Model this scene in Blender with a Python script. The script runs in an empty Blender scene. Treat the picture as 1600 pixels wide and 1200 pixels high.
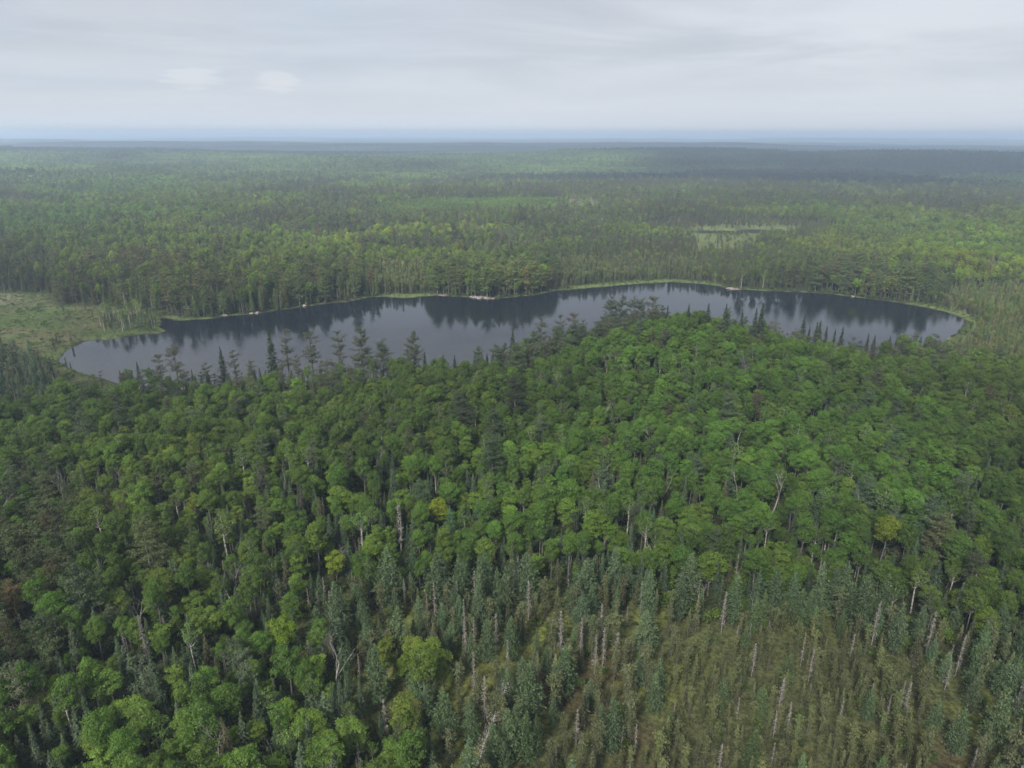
import bpy, math
import numpy as np
from mathutils import Vector, Matrix, Euler

S = bpy.context.scene
C = S.collection
R_ = math.radians
# ------------------------------------------------------------------ camera
HC = 95.0; PITCH = 19.75; ROLL = 0.14; FPX = 1081.0
cam_d = bpy.data.cameras.new("camera"); cam = bpy.data.objects.new("camera", cam_d); C.objects.link(cam)
cam_d.sensor_width = 36.0; cam_d.lens = FPX / 1600 * 36.0
cam_d.clip_start = 1.0; cam_d.clip_end = 200000.0
cam.rotation_mode = 'QUATERNION'
CAMM = (Matrix.Rotation(R_(90 - PITCH), 3, 'X') @ Matrix.Rotation(R_(ROLL), 3, 'Z'))
cam.location = (0, 0, HC); cam.rotation_quaternion = CAMM.to_quaternion()
S.camera = cam
# ------------------------------------------------------------------ exposure and sampling
S.view_settings.view_transform = 'Standard'; S.view_settings.look = 'None'
S.view_settings.gamma = 1.0; S.view_settings.use_curve_mapping = False
S.view_settings.exposure = 0.95
S.render.engine = 'CYCLES'
cy = S.cycles
cy.use_denoising = True; cy.max_bounces = 5; cy.diffuse_bounces = 2; cy.glossy_bounces = 2
cy.transmission_bounces = 3; cy.volume_bounces = 2; cy.transparent_max_bounces = 6
cy.caustics_reflective = False; cy.caustics_refractive = False
cy.sample_clamp_indirect = 4.0
# ------------------------------------------------------------------ sky
SUN_EL, SUN_AZ = 42.0, 205.0      # azimuth clockwise from +Y (north)
SUN_E = 4.3
SKY_S = 0.061
w = bpy.data.worlds.new("World"); S.world = w; w.use_nodes = True
nt = w.node_tree; N = nt.nodes; L = nt.links; N.clear()

def nd(tree, typ, **kw):
    n = tree.nodes.new(typ)
    for k, v in kw.items():
        if k == 'i':
            for a, b in v.items(): n.inputs[a].default_value = b
        else: setattr(n, k, v)
    return n
def math_(tree, op, a, b=None, c=None, clamp=False):
    n = tree.nodes.new('ShaderNodeMath'); n.operation = op; n.use_clamp = clamp
    for i, v in enumerate((a, b, c)):
        if v is None: continue
        if isinstance(v, (int, float)): n.inputs[i].default_value = v
        else: tree.links.new(v, n.inputs[i])
    return n.outputs[0]
def mixc(tree, f, a, b, mode='MIX'):
    n = tree.nodes.new('ShaderNodeMix'); n.data_type = 'RGBA'; n.blend_type = mode
    for s, v in ((n.inputs[0], f), (n.inputs[6], a), (n.inputs[7], b)):
        if isinstance(v, (int, float)): s.default_value = v
        elif isinstance(v, tuple): s.default_value = v + (1,) if len(v) == 3 else v
        else: tree.links.new(v, s)
    return n.outputs[2]
def maprange(tree, v, a, b, c=0.0, d=1.0, smooth=True):
    n = tree.nodes.new('ShaderNodeMapRange'); n.interpolation_type = 'SMOOTHSTEP' if smooth else 'LINEAR'
    tree.links.new(v, n.inputs[0])
    for i, x in enumerate((a, b, c, d)): n.inputs[i + 1].default_value = x
    return n.outputs[0]

sky = nd(nt, 'ShaderNodeTexSky', sky_type='NISHITA', sun_disc=False, sun_elevation=R_(SUN_EL), sun_rotation=R_(SUN_AZ),
         air_density=1.0, dust_density=2.5, ozone_density=1.0, altitude=400)
tc = nd(nt, 'ShaderNodeTexCoord')
sep = nd(nt, 'ShaderNodeSeparateXYZ'); L.new(tc.outputs['Generated'], sep.inputs[0])
zc = math_(nt, 'ADD', math_(nt, 'MAXIMUM', sep.outputs[2], 0.0), 0.045)
u = math_(nt, 'DIVIDE', sep.outputs[0], zc); v = math_(nt, 'DIVIDE', sep.outputs[1], zc)
cmb = nd(nt, 'ShaderNodeCombineXYZ'); L.new(u, cmb.inputs[0]); L.new(v, cmb.inputs[1])
def skynoise(scale, detail, sx=1.0, sy=1.0, off=(0, 0, 0), rough=0.5, dist=0.0):
    m = nd(nt, 'ShaderNodeMapping'); m.inputs['Scale'].default_value = (sx, sy, 1); m.inputs['Location'].default_value = off
    L.new(cmb.outputs[0], m.inputs[0])
    n = nd(nt, 'ShaderNodeTexNoise', i={'Scale': scale, 'Detail': detail, 'Roughness': rough, 'Distortion': dist}); L.new(m.outputs[0], n.inputs['Vector'])
    return n.outputs[0]
n_big = skynoise(0.22, 4, off=(3.1, 1.7, 0), rough=0.55)
n_str = skynoise(0.42, 5, sx=0.7, sy=0.75, off=(1.3, 4.2, 0), rough=0.6, dist=0.5)
# cloud deck: pale grey with darker bellies; thinner, bluer to the left
deck = mixc(nt, maprange(nt, n_str, 0.34, 0.66), (5.0, 5.25, 5.75), (6.65, 6.8, 7.2))
deck = mixc(nt, maprange(nt, n_big, 0.35, 0.65, 0, 0.45), deck, (4.9, 5.1, 5.6))
deck = mixc(nt, maprange(nt, sep.outputs[2], 0.14, 0.4), deck, (6.0, 6.4, 7.4))
hzn = maprange(nt, sep.outputs[2], 0.0, 0.12)
deck = mixc(nt, hzn, (6.3, 6.6, 7.2), deck)
leftm = maprange(nt, sep.outputs[0], -0.45, 0.15, 1.0, 0.0)
thin = math_(nt, 'MULTIPLY', leftm, maprange(nt, n_big, 0.38, 0.6, 0.75, 0.1))
thin = math_(nt, 'MULTIPLY', thin, hzn)
col = mixc(nt, thin, deck, (4.75, 5.6, 6.75))
# two small bright puffs low over the horizon on the left
def px_dir(px, py):
    d = CAMM @ Vector(((px - 800) / FPX, (600 - py) / FPX, -1.0)); d.normalize(); return d
n_puff = skynoise(2.6, 4, off=(7, 2, 0))
nrm = nd(nt, 'ShaderNodeVectorMath', operation='NORMALIZE'); L.new(tc.outputs['Generated'], nrm.inputs[0])
for px, py, rx, ry in ((298, 120, 0.040, 0.017), (430, 127, 0.034, 0.016)):
    d = px_dir(px, py)
    sb = nd(nt, 'ShaderNodeVectorMath', operation='SUBTRACT'); L.new(nrm.outputs[0], sb.inputs[0]); sb.inputs[1].default_value = d
    mp = nd(nt, 'ShaderNodeVectorMath', operation='MULTIPLY'); L.new(sb.outputs[0], mp.inputs[0]); mp.inputs[1].default_value = (1 / rx, 1 / rx, 1 / ry)
    ln = nd(nt, 'ShaderNodeVectorMath', operation='LENGTH'); L.new(mp.outputs[0], ln.inputs[0])
    f = maprange(nt, math_(nt, 'ADD', ln.outputs['Value'], math_(nt, 'MULTIPLY', n_puff, -1.6)), -0.35, 0.15, 0.55, 0.0)
    col = mixc(nt, f, col, (7.2, 7.2, 7.4))
COVER = 0.86
fin = mixc(nt, COVER, sky.outputs[0], col)
bg = nd(nt, 'ShaderNodeBackground'); L.new(fin, bg.inputs[0]); bg.inputs[1].default_value = SKY_S
wo = nd(nt, 'ShaderNodeOutputWorld'); L.new(bg.outputs[0], wo.inputs[0])
# ------------------------------------------------------------------ sun
sd_ = bpy.data.lights.new("sun", 'SUN'); sun = bpy.data.objects.new("sun", sd_); C.objects.link(sun)
sd_.energy = SUN_E; sd_.angle = R_(10); sd_.color = (1.0, 0.95, 0.87)
az, el = R_(SUN_AZ), R_(SUN_EL)
sdir = Vector((math.sin(az) * math.cos(el), math.cos(az) * math.cos(el), math.sin(el)))
sun.rotation_mode = 'QUATERNION'; sun.rotation_quaternion = (-sdir).to_track_quat('-Z', 'Y'); sun.location = (0, 0, 400)

# ================================================================== maths helpers
def smooth(a, b, x):
    t = np.clip((x - a) / (b - a), 0, 1); return t * t * (3 - 2 * t)
_perm = np.random.default_rng(7).random((256, 256))
def vnoise(x, y, s, seed=0):
    x = np.asarray(x, float) / s + seed * 17.31; y = np.asarray(y, float) / s + seed * 9.77
    xi = np.floor(x).astype(int); yi = np.floor(y).astype(int); fx = x - xi; fy = y - yi
    fx = fx * fx * (3 - 2 * fx); fy = fy * fy * (3 - 2 * fy)
    g = lambda a, b: _perm[a & 255, b & 255]
    return (g(xi, yi) * (1 - fx) + g(xi + 1, yi) * fx) * (1 - fy) + (g(xi, yi + 1) * (1 - fx) + g(xi + 1, yi + 1) * fx) * fy
def fbm(x, y, s, seed=0, o=3):
    t = 0; a = 1; n = 0
    for k in range(o):
        t = t + a * vnoise(x, y, s / 2 ** k, seed + k * 3); n += a; a *= 0.5
    return t / n
CM = np.array(CAMM)
def px2g(px, py, z=0.0):
    d = CM @ np.array([(px - 800) / FPX, (600 - py) / FPX, -1.0])
    t = (HC - z) / -d[2]
    return (d[0] * t, d[1] * t)
def g2px(x, y, z):
    p = np.stack([x, y, z - HC], -1) @ CM
    return 800 - FPX * p[..., 0] / p[..., 2], 600 + FPX * p[..., 1] / p[..., 2], -p[..., 2]
def in_poly(px, py, poly):
    r = np.zeros(np.shape(px), bool); n = len(poly)
    for i in range(n):
        x1, y1 = poly[i]; x2, y2 = poly[(i + 1) % n]
        if y1 == y2: continue
        c = ((y1 > py) != (y2 > py)) & (px < (x2 - x1) * (py - y1) / (y2 - y1) + x1); r ^= c
    return r
def poly_sd(x, y, poly):
    """signed distance to a ground polygon, negative inside"""
    d = np.full(np.shape(x), 1e9); n = len(poly)
    for i in range(n):
        ax, ay = poly[i]; bx, by = poly[(i + 1) % n]
        vx, vy = bx - ax, by - ay; l2 = vx * vx + vy * vy + 1e-9
        t = np.clip(((x - ax) * vx + (y - ay) * vy) / l2, 0, 1)
        d = np.minimum(d, (x - ax - t * vx) ** 2 + (y - ay - t * vy) ** 2)
    d = np.sqrt(d)
    return np.where(in_poly(x, y, poly), -d, d)
G = lambda pts: [px2g(a, b) for a, b in pts]

LAKE = G([(91,565),(102,551),(116,541),(127,535),(138,532),(169,531),(192,527),(216,523),(250,521),(262,517),(251,511),(255,504),(250,497),(262,498),(277,501),(300,500),(324,499),
 (354,494),(398,491),(445,484),(506,475),(540,472),(576,465),(600,464),(631,466),(682,462),(719,464),(746,466),(766,468),(786,466),(834,462),(867,455),(900,452),
 (935,449),(1002,443),(1050,441),(1085,443),(1121,447),(1144,453),(1170,453),(1202,455),(1262,457),(1300,460),(1330,464),(1397,472),(1448,481),(1482,489),(1504,497),(1509,502),(1502,514),
 (1485,528),(1451,543),(1400,556),(1330,568),(1262,560),(1200,546),(1130,535),(1060,528),(1000,528),(945,533),(890,550),(850,564),(790,578),(730,586),(640,588),(560,592),(450,598),
 (350,604),(260,608),(200,606),(160,592),(125,583),(108,574)])
POND = G([(1070,361.5),(1100,359.5),(1140,360),(1180,359),(1230,361.5),(1225,364),(1190,365),(1165,363.5),(1150,366.5),(1120,364),(1095,364)])
BOG = G([(455,985),(520,950),(590,940),(700,935),(780,915),(900,925),(1040,945),(1150,985),(1290,960),(1420,1000),(1640,1040),(1900,1350),(620,1420),(660,1230),(600,1150),(540,1080),(500,1010)])
OLIVE = G([(1060,1040),(1200,975),(1360,1010),(1440,1100),(1500,1330),(900,1330),(1000,1150)])
BROWN = G([(-120,790),(70,785),(105,850),(112,1010),(70,1130),(-160,1150)])
MARSH = G([(-400,452),(75,461),(84,480),(165,480),(240,487),(258,497),(262,517),(216,523),(138,532),(91,565),(125,583),(160,592),(110,598),(60,570),(-20,545),(-400,540)])
LSPRUCE = G([(-400,540),(-20,545),(60,572),(95,600),(70,640),(-60,680),(-400,700)])
ROLIVE = G([(1470,480),(1500,462),(1640,452),(1900,448),(2100,620),(1700,600),(1480,580),(1440,556),(1500,520),(1512,500)])
WET = G([(1045,362),(1085,356),(1130,355),(1180,355),(1255,358),(1250,368),(1205,377),(1170,390),(1130,402),(1085,402),(1075,378)])
YOUNG = G([(560,345),(600,330),(700,322),(860,324),(890,336),(820,350),(700,356),(600,357)])
GREYS = G([(884,337),(888,330),(928,330),(932,338)])

def terr(x, y):
    x = np.asarray(x, float); y = np.asarray(y, float)
    d = np.hypot(x, y); sdl = poly_sd(x, y, LAKE); sdp = poly_sd(x, y, POND)
    rag = np.where((sdl < 12) & (sdl > -8), 1, 0) * (3.2 * (fbm(x, y, 9, 33, 3) - .5)); sdl = sdl + rag; sdp = sdp + 12 * (fbm(x, y, 16, 35, 2) - .5) * (sdp < 20)
    flat = np.minimum(smooth(5, 62, sdl), smooth(6, 60, sdp))
    flat = flat * smooth(-5, 45, poly_sd(x, y, BOG)) * smooth(0, 50, poly_sd(x, y, MARSH)) * smooth(0, 50, poly_sd(x, y, ROLIVE)) * smooth(0, 40, poly_sd(x, y, LSPRUCE))
    hill = 5.0 * fbm(x, y, 160, 3, 2)
    cx, cy_ = px2g(1010, 580)
    hill = hill + 14.0 * np.exp(-(((x - cx) / 78) ** 2 + ((y - cy_) / 62) ** 2))
    cx, cy_ = px2g(520, 640)
    hill = hill - 1.5 * np.exp(-(((x - cx) / 110) ** 2 + ((y - cy_) / 50) ** 2))
    far = smooth(650, 2200, d) * 84 * (fbm(x * .55, y * 1.5, 900, 11, 3) - 0.46) + smooth(450, 1100, d) * 6
    far = far + smooth(3500, 9000, d) * 70 * (fbm(x * 0.6, y * 1.5, 3600, 23, 3) - 0.45)
    far = np.clip(far, -1, 54) + smooth(8000, 15000, d) * 150 * np.maximum(fbm(x * .5, y * 1.2, 3000, 27, 3) - .45, 0)
    bank = np.clip(np.minimum(sdl, sdp) * 0.11, -2.5, 0.45)
    return bank + flat * (hill + far) + 0.12 * (fbm(x, y, 5, 31, 2) - 0.5) * smooth(0.5, 6, np.minimum(sdl, sdp))

# ================================================================== mesh helpers
def mesh_np(name, V, F, mats=(), attrs=None, mi=None, smooth_=False):
    """V (n,3); F list of (m,k) arrays"""
    me = bpy.data.meshes.new(name)
    F = [f for f in F if len(f)]
    loops = np.concatenate([f.ravel() for f in F]) if F else np.zeros(0, int)
    tot = np.concatenate([np.full(len(f), f.shape[1]) for f in F]) if F else np.zeros(0, int)
    me.vertices.add(len(V)); me.vertices.foreach_set('co', np.asarray(V, np.float32).ravel())
    me.loops.add(len(loops)); me.loops.foreach_set('vertex_index', loops.astype(np.int32))
    me.polygons.add(len(tot)); st = np.concatenate([[0], np.cumsum(tot)[:-1]]) if len(tot) else tot
    me.polygons.foreach_set('loop_start', st.astype(np.int32))
    for m in mats: me.materials.append(m)
    if mi is not None: me.polygons.foreach_set('material_index', np.asarray(mi, np.int32))
    for k, (dom, arr) in (attrs or {}).items():
        if arr.ndim == 1:
            a = me.attributes.new(k, 'FLOAT', dom); a.data.foreach_set('value', arr.astype(np.float32))
        else:
            a = me.attributes.new(k, 'FLOAT_COLOR', dom); a.data.foreach_set('color', np.concatenate([arr, np.ones((len(arr), 1))], 1).astype(np.float32).ravel())
    if smooth_: me.polygons.foreach_set('use_smooth', np.ones(len(tot), bool))
    me.update(calc_edges=True)
    return me
class Geo:
    def __init__(s): s.V = []; s.F = []; s.A = []; s.n = 0
    def add(s, V, F, a):
        s.V.append(V); s.F.append(F + s.n); s.A.append(a); s.n += len(V)
    def cards(s, P, Nn, size, asp, rng, var, U=None):
        """rhombic sprays of leaves at P facing Nn; U = preferred long axis"""
        n = len(P)
        if n == 0: return
        Nn = Nn / (np.linalg.norm(Nn, axis=1, keepdims=True) + 1e-9)
        r = rng.normal(size=(n, 3)) if U is None else U + 0.35 * rng.normal(size=(n, 3)) * np.linalg.norm(U, axis=1, keepdims=True)
        a = r - Nn * np.sum(r * Nn, 1, keepdims=True); a /= np.linalg.norm(a, axis=1, keepdims=True) + 1e-9
        b = np.cross(Nn, a); sz = np.broadcast_to(size, (n,))[:, None] * 0.5; asp = np.broadcast_to(asp, (n,))[:, None]
        k = rng.uniform(-0.3, 0.3, (n, 1))
        V = np.stack([P + a * sz, P + b * sz * asp + a * sz * k, P - a * sz, P - b * sz * asp + a * sz * k], 1).reshape(-1, 3)
        s.add(V, np.arange(n * 4).reshape(n, 4), np.broadcast_to(var, (n,)).copy())
    def tube(s, pts, rad, k=5, var=0.5):
        pts = np.asarray(pts, float); m = len(pts); rad = np.broadcast_to(rad, (m,))
        t = np.gradient(pts, axis=0); t /= np.linalg.norm(t, axis=1, keepdims=True) + 1e-9
        ref = np.where(np.abs(t[:, 2:3]) > 0.9, [[1., 0, 0]], [[0, 0, 1.]])
        a = np.cross(t, ref); a /= np.linalg.norm(a, axis=1, keepdims=True) + 1e-9; b = np.cross(t, a)
        th = np.linspace(0, 2 * np.pi, k, endpoint=False)
        V = (pts[:, None] + rad[:, None, None] * (np.cos(th)[None, :, None] * a[:, None] + np.sin(th)[None, :, None] * b[:, None])).reshape(-1, 3)
        i = np.arange(m - 1)[:, None] * k; j = np.arange(k)[None]; j2 = (j + 1) % k
        F = np.stack([i + j, i + j2, i + k + j2, i + k + j], -1).reshape(-1, 4)
        s.add(V, F, np.full(len(F), var))
    def arrays(s):
        if not s.V: return np.zeros((0, 3)), np.zeros((0, 4), int), np.zeros(0)
        return np.concatenate(s.V), np.concatenate(s.F), np.concatenate(s.A)
def unit(v): return v / (np.linalg.norm(v, axis=-1, keepdims=True) + 1e-9)

# ================================================================== materials
def mat(name):
    m = bpy.data.materials.new(name); m.use_nodes = True; m.node_tree.nodes.clear(); return m, m.node_tree
def foliage_mat(name, lo=0.68, hi=1.34, trans=0.35, warm=0.25):
    m, t = mat(name)
    at = nd(t, 'ShaderNodeAttribute', attribute_type='INSTANCER', attribute_name='tint')
    va = nd(t, 'ShaderNodeAttribute', attribute_type='GEOMETRY', attribute_name='var')
    geo = nd(t, 'ShaderNodeNewGeometry')
    no = nd(t, 'ShaderNodeTexNoise', i={'Scale': 0.55, 'Detail': 3.0}); t.links.new(geo.outputs['Position'], no.inputs['Vector'])
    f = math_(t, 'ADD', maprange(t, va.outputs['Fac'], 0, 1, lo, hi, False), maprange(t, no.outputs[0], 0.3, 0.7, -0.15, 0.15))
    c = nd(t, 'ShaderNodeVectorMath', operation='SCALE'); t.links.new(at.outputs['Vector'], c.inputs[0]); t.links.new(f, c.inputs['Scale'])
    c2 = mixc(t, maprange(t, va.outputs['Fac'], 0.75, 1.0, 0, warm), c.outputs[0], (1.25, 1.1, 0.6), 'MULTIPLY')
    d = nd(t, 'ShaderNodeBsdfDiffuse'); t.links.new(c2, d.inputs[0])
    tr = nd(t, 'ShaderNodeBsdfTranslucent'); t.links.new(mixc(t, 1.0, c2, (1.1, 1.2, 0.5), 'MULTIPLY'), tr.inputs[0])
    gl = nd(t, 'ShaderNodeBsdfGlossy', i={'Roughness': 0.55, 'Color': (0.5, 0.5, 0.5, 1)})
    mx = nd(t, 'ShaderNodeMixShader', i={0: trans}); t.links.new(d.outputs[0], mx.inputs[1]); t.links.new(tr.outputs[0], mx.inputs[2])
    mx2 = nd(t, 'ShaderNodeMixShader', i={0: 0.035}); t.links.new(mx.outputs[0], mx2.inputs[1]); t.links.new(gl.outputs[0], mx2.inputs[2])
    o = nd(t, 'ShaderNodeOutputMaterial'); t.links.new(mx2.outputs[0], o.inputs[0])
    return m
def bark_mat(name, c1, c2, sc=3.0):
    m, t = mat(name)
    geo = nd(t, 'ShaderNodeTexCoord')
    mp = nd(t, 'ShaderNodeMapping'); mp.inputs['Scale'].default_value = (1, 1, 1); t.links.new(geo.outputs['Object'], mp.inputs[0])
    no = nd(t, 'ShaderNodeTexNoise', i={'Scale': sc, 'Detail': 4.0, 'Roughness': 0.7}); t.links.new(mp.outputs[0], no.inputs['Vector'])
    d = nd(t, 'ShaderNodeBsdfDiffuse'); t.links.new(mixc(t, maprange(t, no.outputs[0], 0.4, 0.62), c1, c2), d.inputs[0])
    o = nd(t, 'ShaderNodeOutputMaterial'); t.links.new(d.outputs[0], o.inputs[0])
    return m
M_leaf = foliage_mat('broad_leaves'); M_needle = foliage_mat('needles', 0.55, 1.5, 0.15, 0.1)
M_white = bark_mat('white_bark', (0.14, 0.13, 0.11), (0.50, 0.48, 0.44), 2.0)
M_grey = bark_mat('grey_bark', (0.07, 0.066, 0.060), (0.17, 0.162, 0.15))
M_brown = bark_mat('brown_bark', (0.05, 0.044, 0.038), (0.11, 0.095, 0.08))
M_dead = bark_mat('dead_wood', (0.15, 0.14, 0.13), (0.42, 0.395, 0.365), 4.0)
M_twig = bark_mat('dead_twigs', (0.13, 0.12, 0.105), (0.30, 0.275, 0.25), 2.0)

# ================================================================== tree builders: each returns (crown Geo, crown material, trunk Geo, trunk material)
def branchy(T, base, tip, r0, rng, k=4, wob=0.06):
    n = 4; t = np.linspace(0, 1, n)[:, None]; L_ = np.linalg.norm(np.asarray(tip) - base)
    p = np.asarray(base) * (1 - t) + np.asarray(tip) * t; p[1:-1] += rng.normal(0, wob * L_, (n - 2, 3)) * [1, 1, 0.4]
    T.tube(p, r0 * (1 - 0.75 * t[:, 0]), k); return p
def broadleaf(seed, H=14, R=3.2, cb=0.42, q=1.0, leaf=0.36, nl=15, dens=1.0, flat=False, bark=None, fork=False):
    rng = np.random.default_rng(seed); g = Geo(); T = Geo()
    zb = H * cb; zc_ = (H + zb) / 2 + 0.03 * H; hz = (H - zb) / 2
    lobes = []
    for i in range(nl):
        ph = i * 2.399 + rng.uniform(-.4, .4); cz = 1 - (i + 0.5) / nl * 1.62 + rng.uniform(-.1, .1); cz = np.clip(cz, -0.75, 1)
        sr = math.sqrt(max(0, 1 - cz * cz)) ; k = rng.uniform(0.50, 0.78)
        prof = 1.0 if cz > -0.1 else 0.85
        lobes.append((np.array([math.cos(ph) * sr * R * k * prof, math.sin(ph) * sr * R * k * prof, zc_ + cz * hz * 0.78]) + rng.normal(0, .09 * R, 3), R * rng.uniform(0.20, 0.44)))
    lobes.append((np.array([0, 0, zc_]), R * 0.5))
    Cn = np.array([l[0] for l in lobes]); Rn = np.array([l[1] for l in lobes])
    for i, (c, r) in enumerate(lobes):
        n = int(dens * q * 17.0 * r * r / (leaf * leaf))
        d = unit(rng.normal(size=(n, 3))); d[:, 2] = np.where(d[:, 2] < -0.35, -d[:, 2] * 0.8, d[:, 2])
        sq = np.array([1, 1, 0.55 if flat else 0.85])
        rr = r * rng.uniform(0.55, 1.18, (n, 1)) * (1 + 0.25 * np.sin(d[:, :1] * 5 + i) * np.sin(d[:, 1:2] * 5 + 2 * i))
        P = c + d * rr * sq
        dist = np.linalg.norm((P[:, None] - Cn[None]), axis=2) / Rn[None]; dist[:, i] = 9
        keep = dist.min(1) > 0.72; P = P[keep]; d = d[keep]
        if flat: Nn = np.array([0, 0, 1.0]) + 0.35 * d + 0.28 * rng.normal(size=P.shape)
        else: Nn = d * 0.9 + 0.55 * rng.normal(size=P.shape) + [0, 0, 0.45]
        lv = rng.uniform(0.35, 0.65)
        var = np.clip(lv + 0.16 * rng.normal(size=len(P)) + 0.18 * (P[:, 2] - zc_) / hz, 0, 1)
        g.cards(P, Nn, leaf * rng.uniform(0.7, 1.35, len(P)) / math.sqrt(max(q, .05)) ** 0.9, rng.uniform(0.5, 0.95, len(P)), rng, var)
    # trunk and limbs
    lean = rng.normal(0, 0.03 * H, 2)
    zt = zc_ + hz * 0.35
    r0 = 0.013 * H + 0.02
    tk = np.array([[0, 0, -0.4], [lean[0] * .3, lean[1] * .3, zb * 0.5], [lean[0] * .6, lean[1] * .6, zb], [lean[0] * .4, lean[1] * .4, zt]])
    T.tube(tk, [r0 * 1.25, r0, r0 * 0.8, r0 * 0.25], 6 if q > .5 else 4)
    if q > 0.12:
        for c, r in lobes[:-1][:: (1 if q > .5 else 2)]:
            b = tk[2] + (tk[3] - tk[2]) * np.clip((c[2] - zb) / (H - zb) * 0.55 - 0.05, 0, 0.9)
            branchy(T, b, c + unit(c - [0, 0, zc_]) * r * 0.5, r0 * 0.42, rng, 4 if q > .5 else 3)
    return g, M_leaf, T, bark or M_grey

def conifer(seed, H=12, R=1.6, z0=0.08, q=1.0, leaf=0.30, tier=0.36, nb=7, droop=0.25, prof=0.85, bulge=0.0, ragged=0.25, soft=0.3, bark=None, club=False, deadlow=0.0, tg=.15):
    rng = np.random.default_rng(seed); g = Geo(); T = Geo()
    zb = H * z0; nt_ = max(4, int((H - zb) / tier)); br = []
    for i in range(nt_):
        t = (i + rng.uniform(-.3, .3)) / nt_; t = min(max(t, 0), 0.995)
        if club: rr = R * (0.55 + 0.45 * math.exp(-((t - 0.84) / 0.10) ** 2)) * min(1, (1 - t) * 7) * (0.55 + .45 * math.sin(math.pi * min(1, (t + .05) * 1.3)) if t < .72 else 1)
        else: rr = R * (1 - t) ** prof * (1 + bulge * math.sin(math.pi * t)) * min(1, 0.55 + t * 4)
        k = max(3, int(round(nb * (0.55 + 0.45 * (1 - t)))))
        a0 = rng.uniform(0, 6.28)
        for j in range(k):
            if rng.random() < 0.10: continue
            a = a0 + 6.283 * j / k + rng.normal(0, 0.2); Lb = rr * rng.uniform(1 - ragged * 1.6, 1 + ragged * 0.7)
            br.append((a, Lb, zb + t * (H - zb) + rng.uniform(-.5, .5) * tier, t))
    br = np.array(br)
    a, Lb, z, t = br.T
    per = max(2, int(round(q * 2.6 * R / leaf)))
    for s_ in range(per):
        s = (s_ + rng.uniform(0.1, 1.0, len(br))) / per; s = 0.15 + 0.85 * s
        m = rng.random(len(br)) < (0.35 + 0.65 * np.clip(Lb / (R * .8), 0, 1))
        dr = droop * (1 - 1.1 * t)
        x = s * Lb; wdt = 0.30 * (1 - 0.6 * s) * np.minimum(Lb, 1.5) * 1.2
        off = rng.uniform(-1, 1, len(br)) * wdt
        ca, sa = np.cos(a), np.sin(a)
        P = np.stack([ca * x - sa * off, sa * x + ca * off, z - dr * x + 0.10 * x * s + soft * 0.25 * rng.normal(size=len(br))], 1)
        U = np.stack([ca - sa * np.sign(off) * 0.6, sa + ca * np.sign(off) * 0.6, -dr], 1)
        Nn = np.stack([ca * 0.45, sa * 0.45, np.ones(len(br)) * 0.8], 1) + soft * 1.2 * rng.normal(size=P.shape)
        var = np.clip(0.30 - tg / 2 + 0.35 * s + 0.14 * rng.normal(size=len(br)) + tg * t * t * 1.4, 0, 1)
        if deadlow > 0: m &= ~((t < deadlow) & (rng.random(len(br)) < 0.75))
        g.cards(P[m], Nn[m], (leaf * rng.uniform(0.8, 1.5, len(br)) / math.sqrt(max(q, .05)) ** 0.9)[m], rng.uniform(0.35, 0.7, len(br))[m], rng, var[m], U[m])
    # leader
    P = np.stack([np.zeros(6), np.zeros(6), np.linspace(H - 0.9, H - 0.05, 6)], 1); 
    g.cards(P, rng.normal(size=(6, 3)) * [1, 1, .2], 0.35, 0.35, rng, 0.6, np.tile([0, 0, 1.0], (6, 1)))
    r0 = 0.011 * H + 0.02
    T.tube([[0, 0, -0.4], [0, 0, H * .5], [0, 0, H * 0.97]], [r0 * 1.2, r0 * 0.7, 0.02], 5 if q > .5 else 3)
    if q > 0.5:
        for i in range(int(14 + 26 * deadlow)):
            zz = H * rng.uniform(z0 * 0.3 + .03, max(z0, deadlow * .9) + .12); aa = rng.uniform(0, 6.28); l = R * rng.uniform(.3, .7)
            T.tube([[0, 0, zz], [math.cos(aa) * l, math.sin(aa) * l, zz - l * .25]], [0.035, 0.012], 3)
    return g, M_needle, T, bark or M_grey

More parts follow.
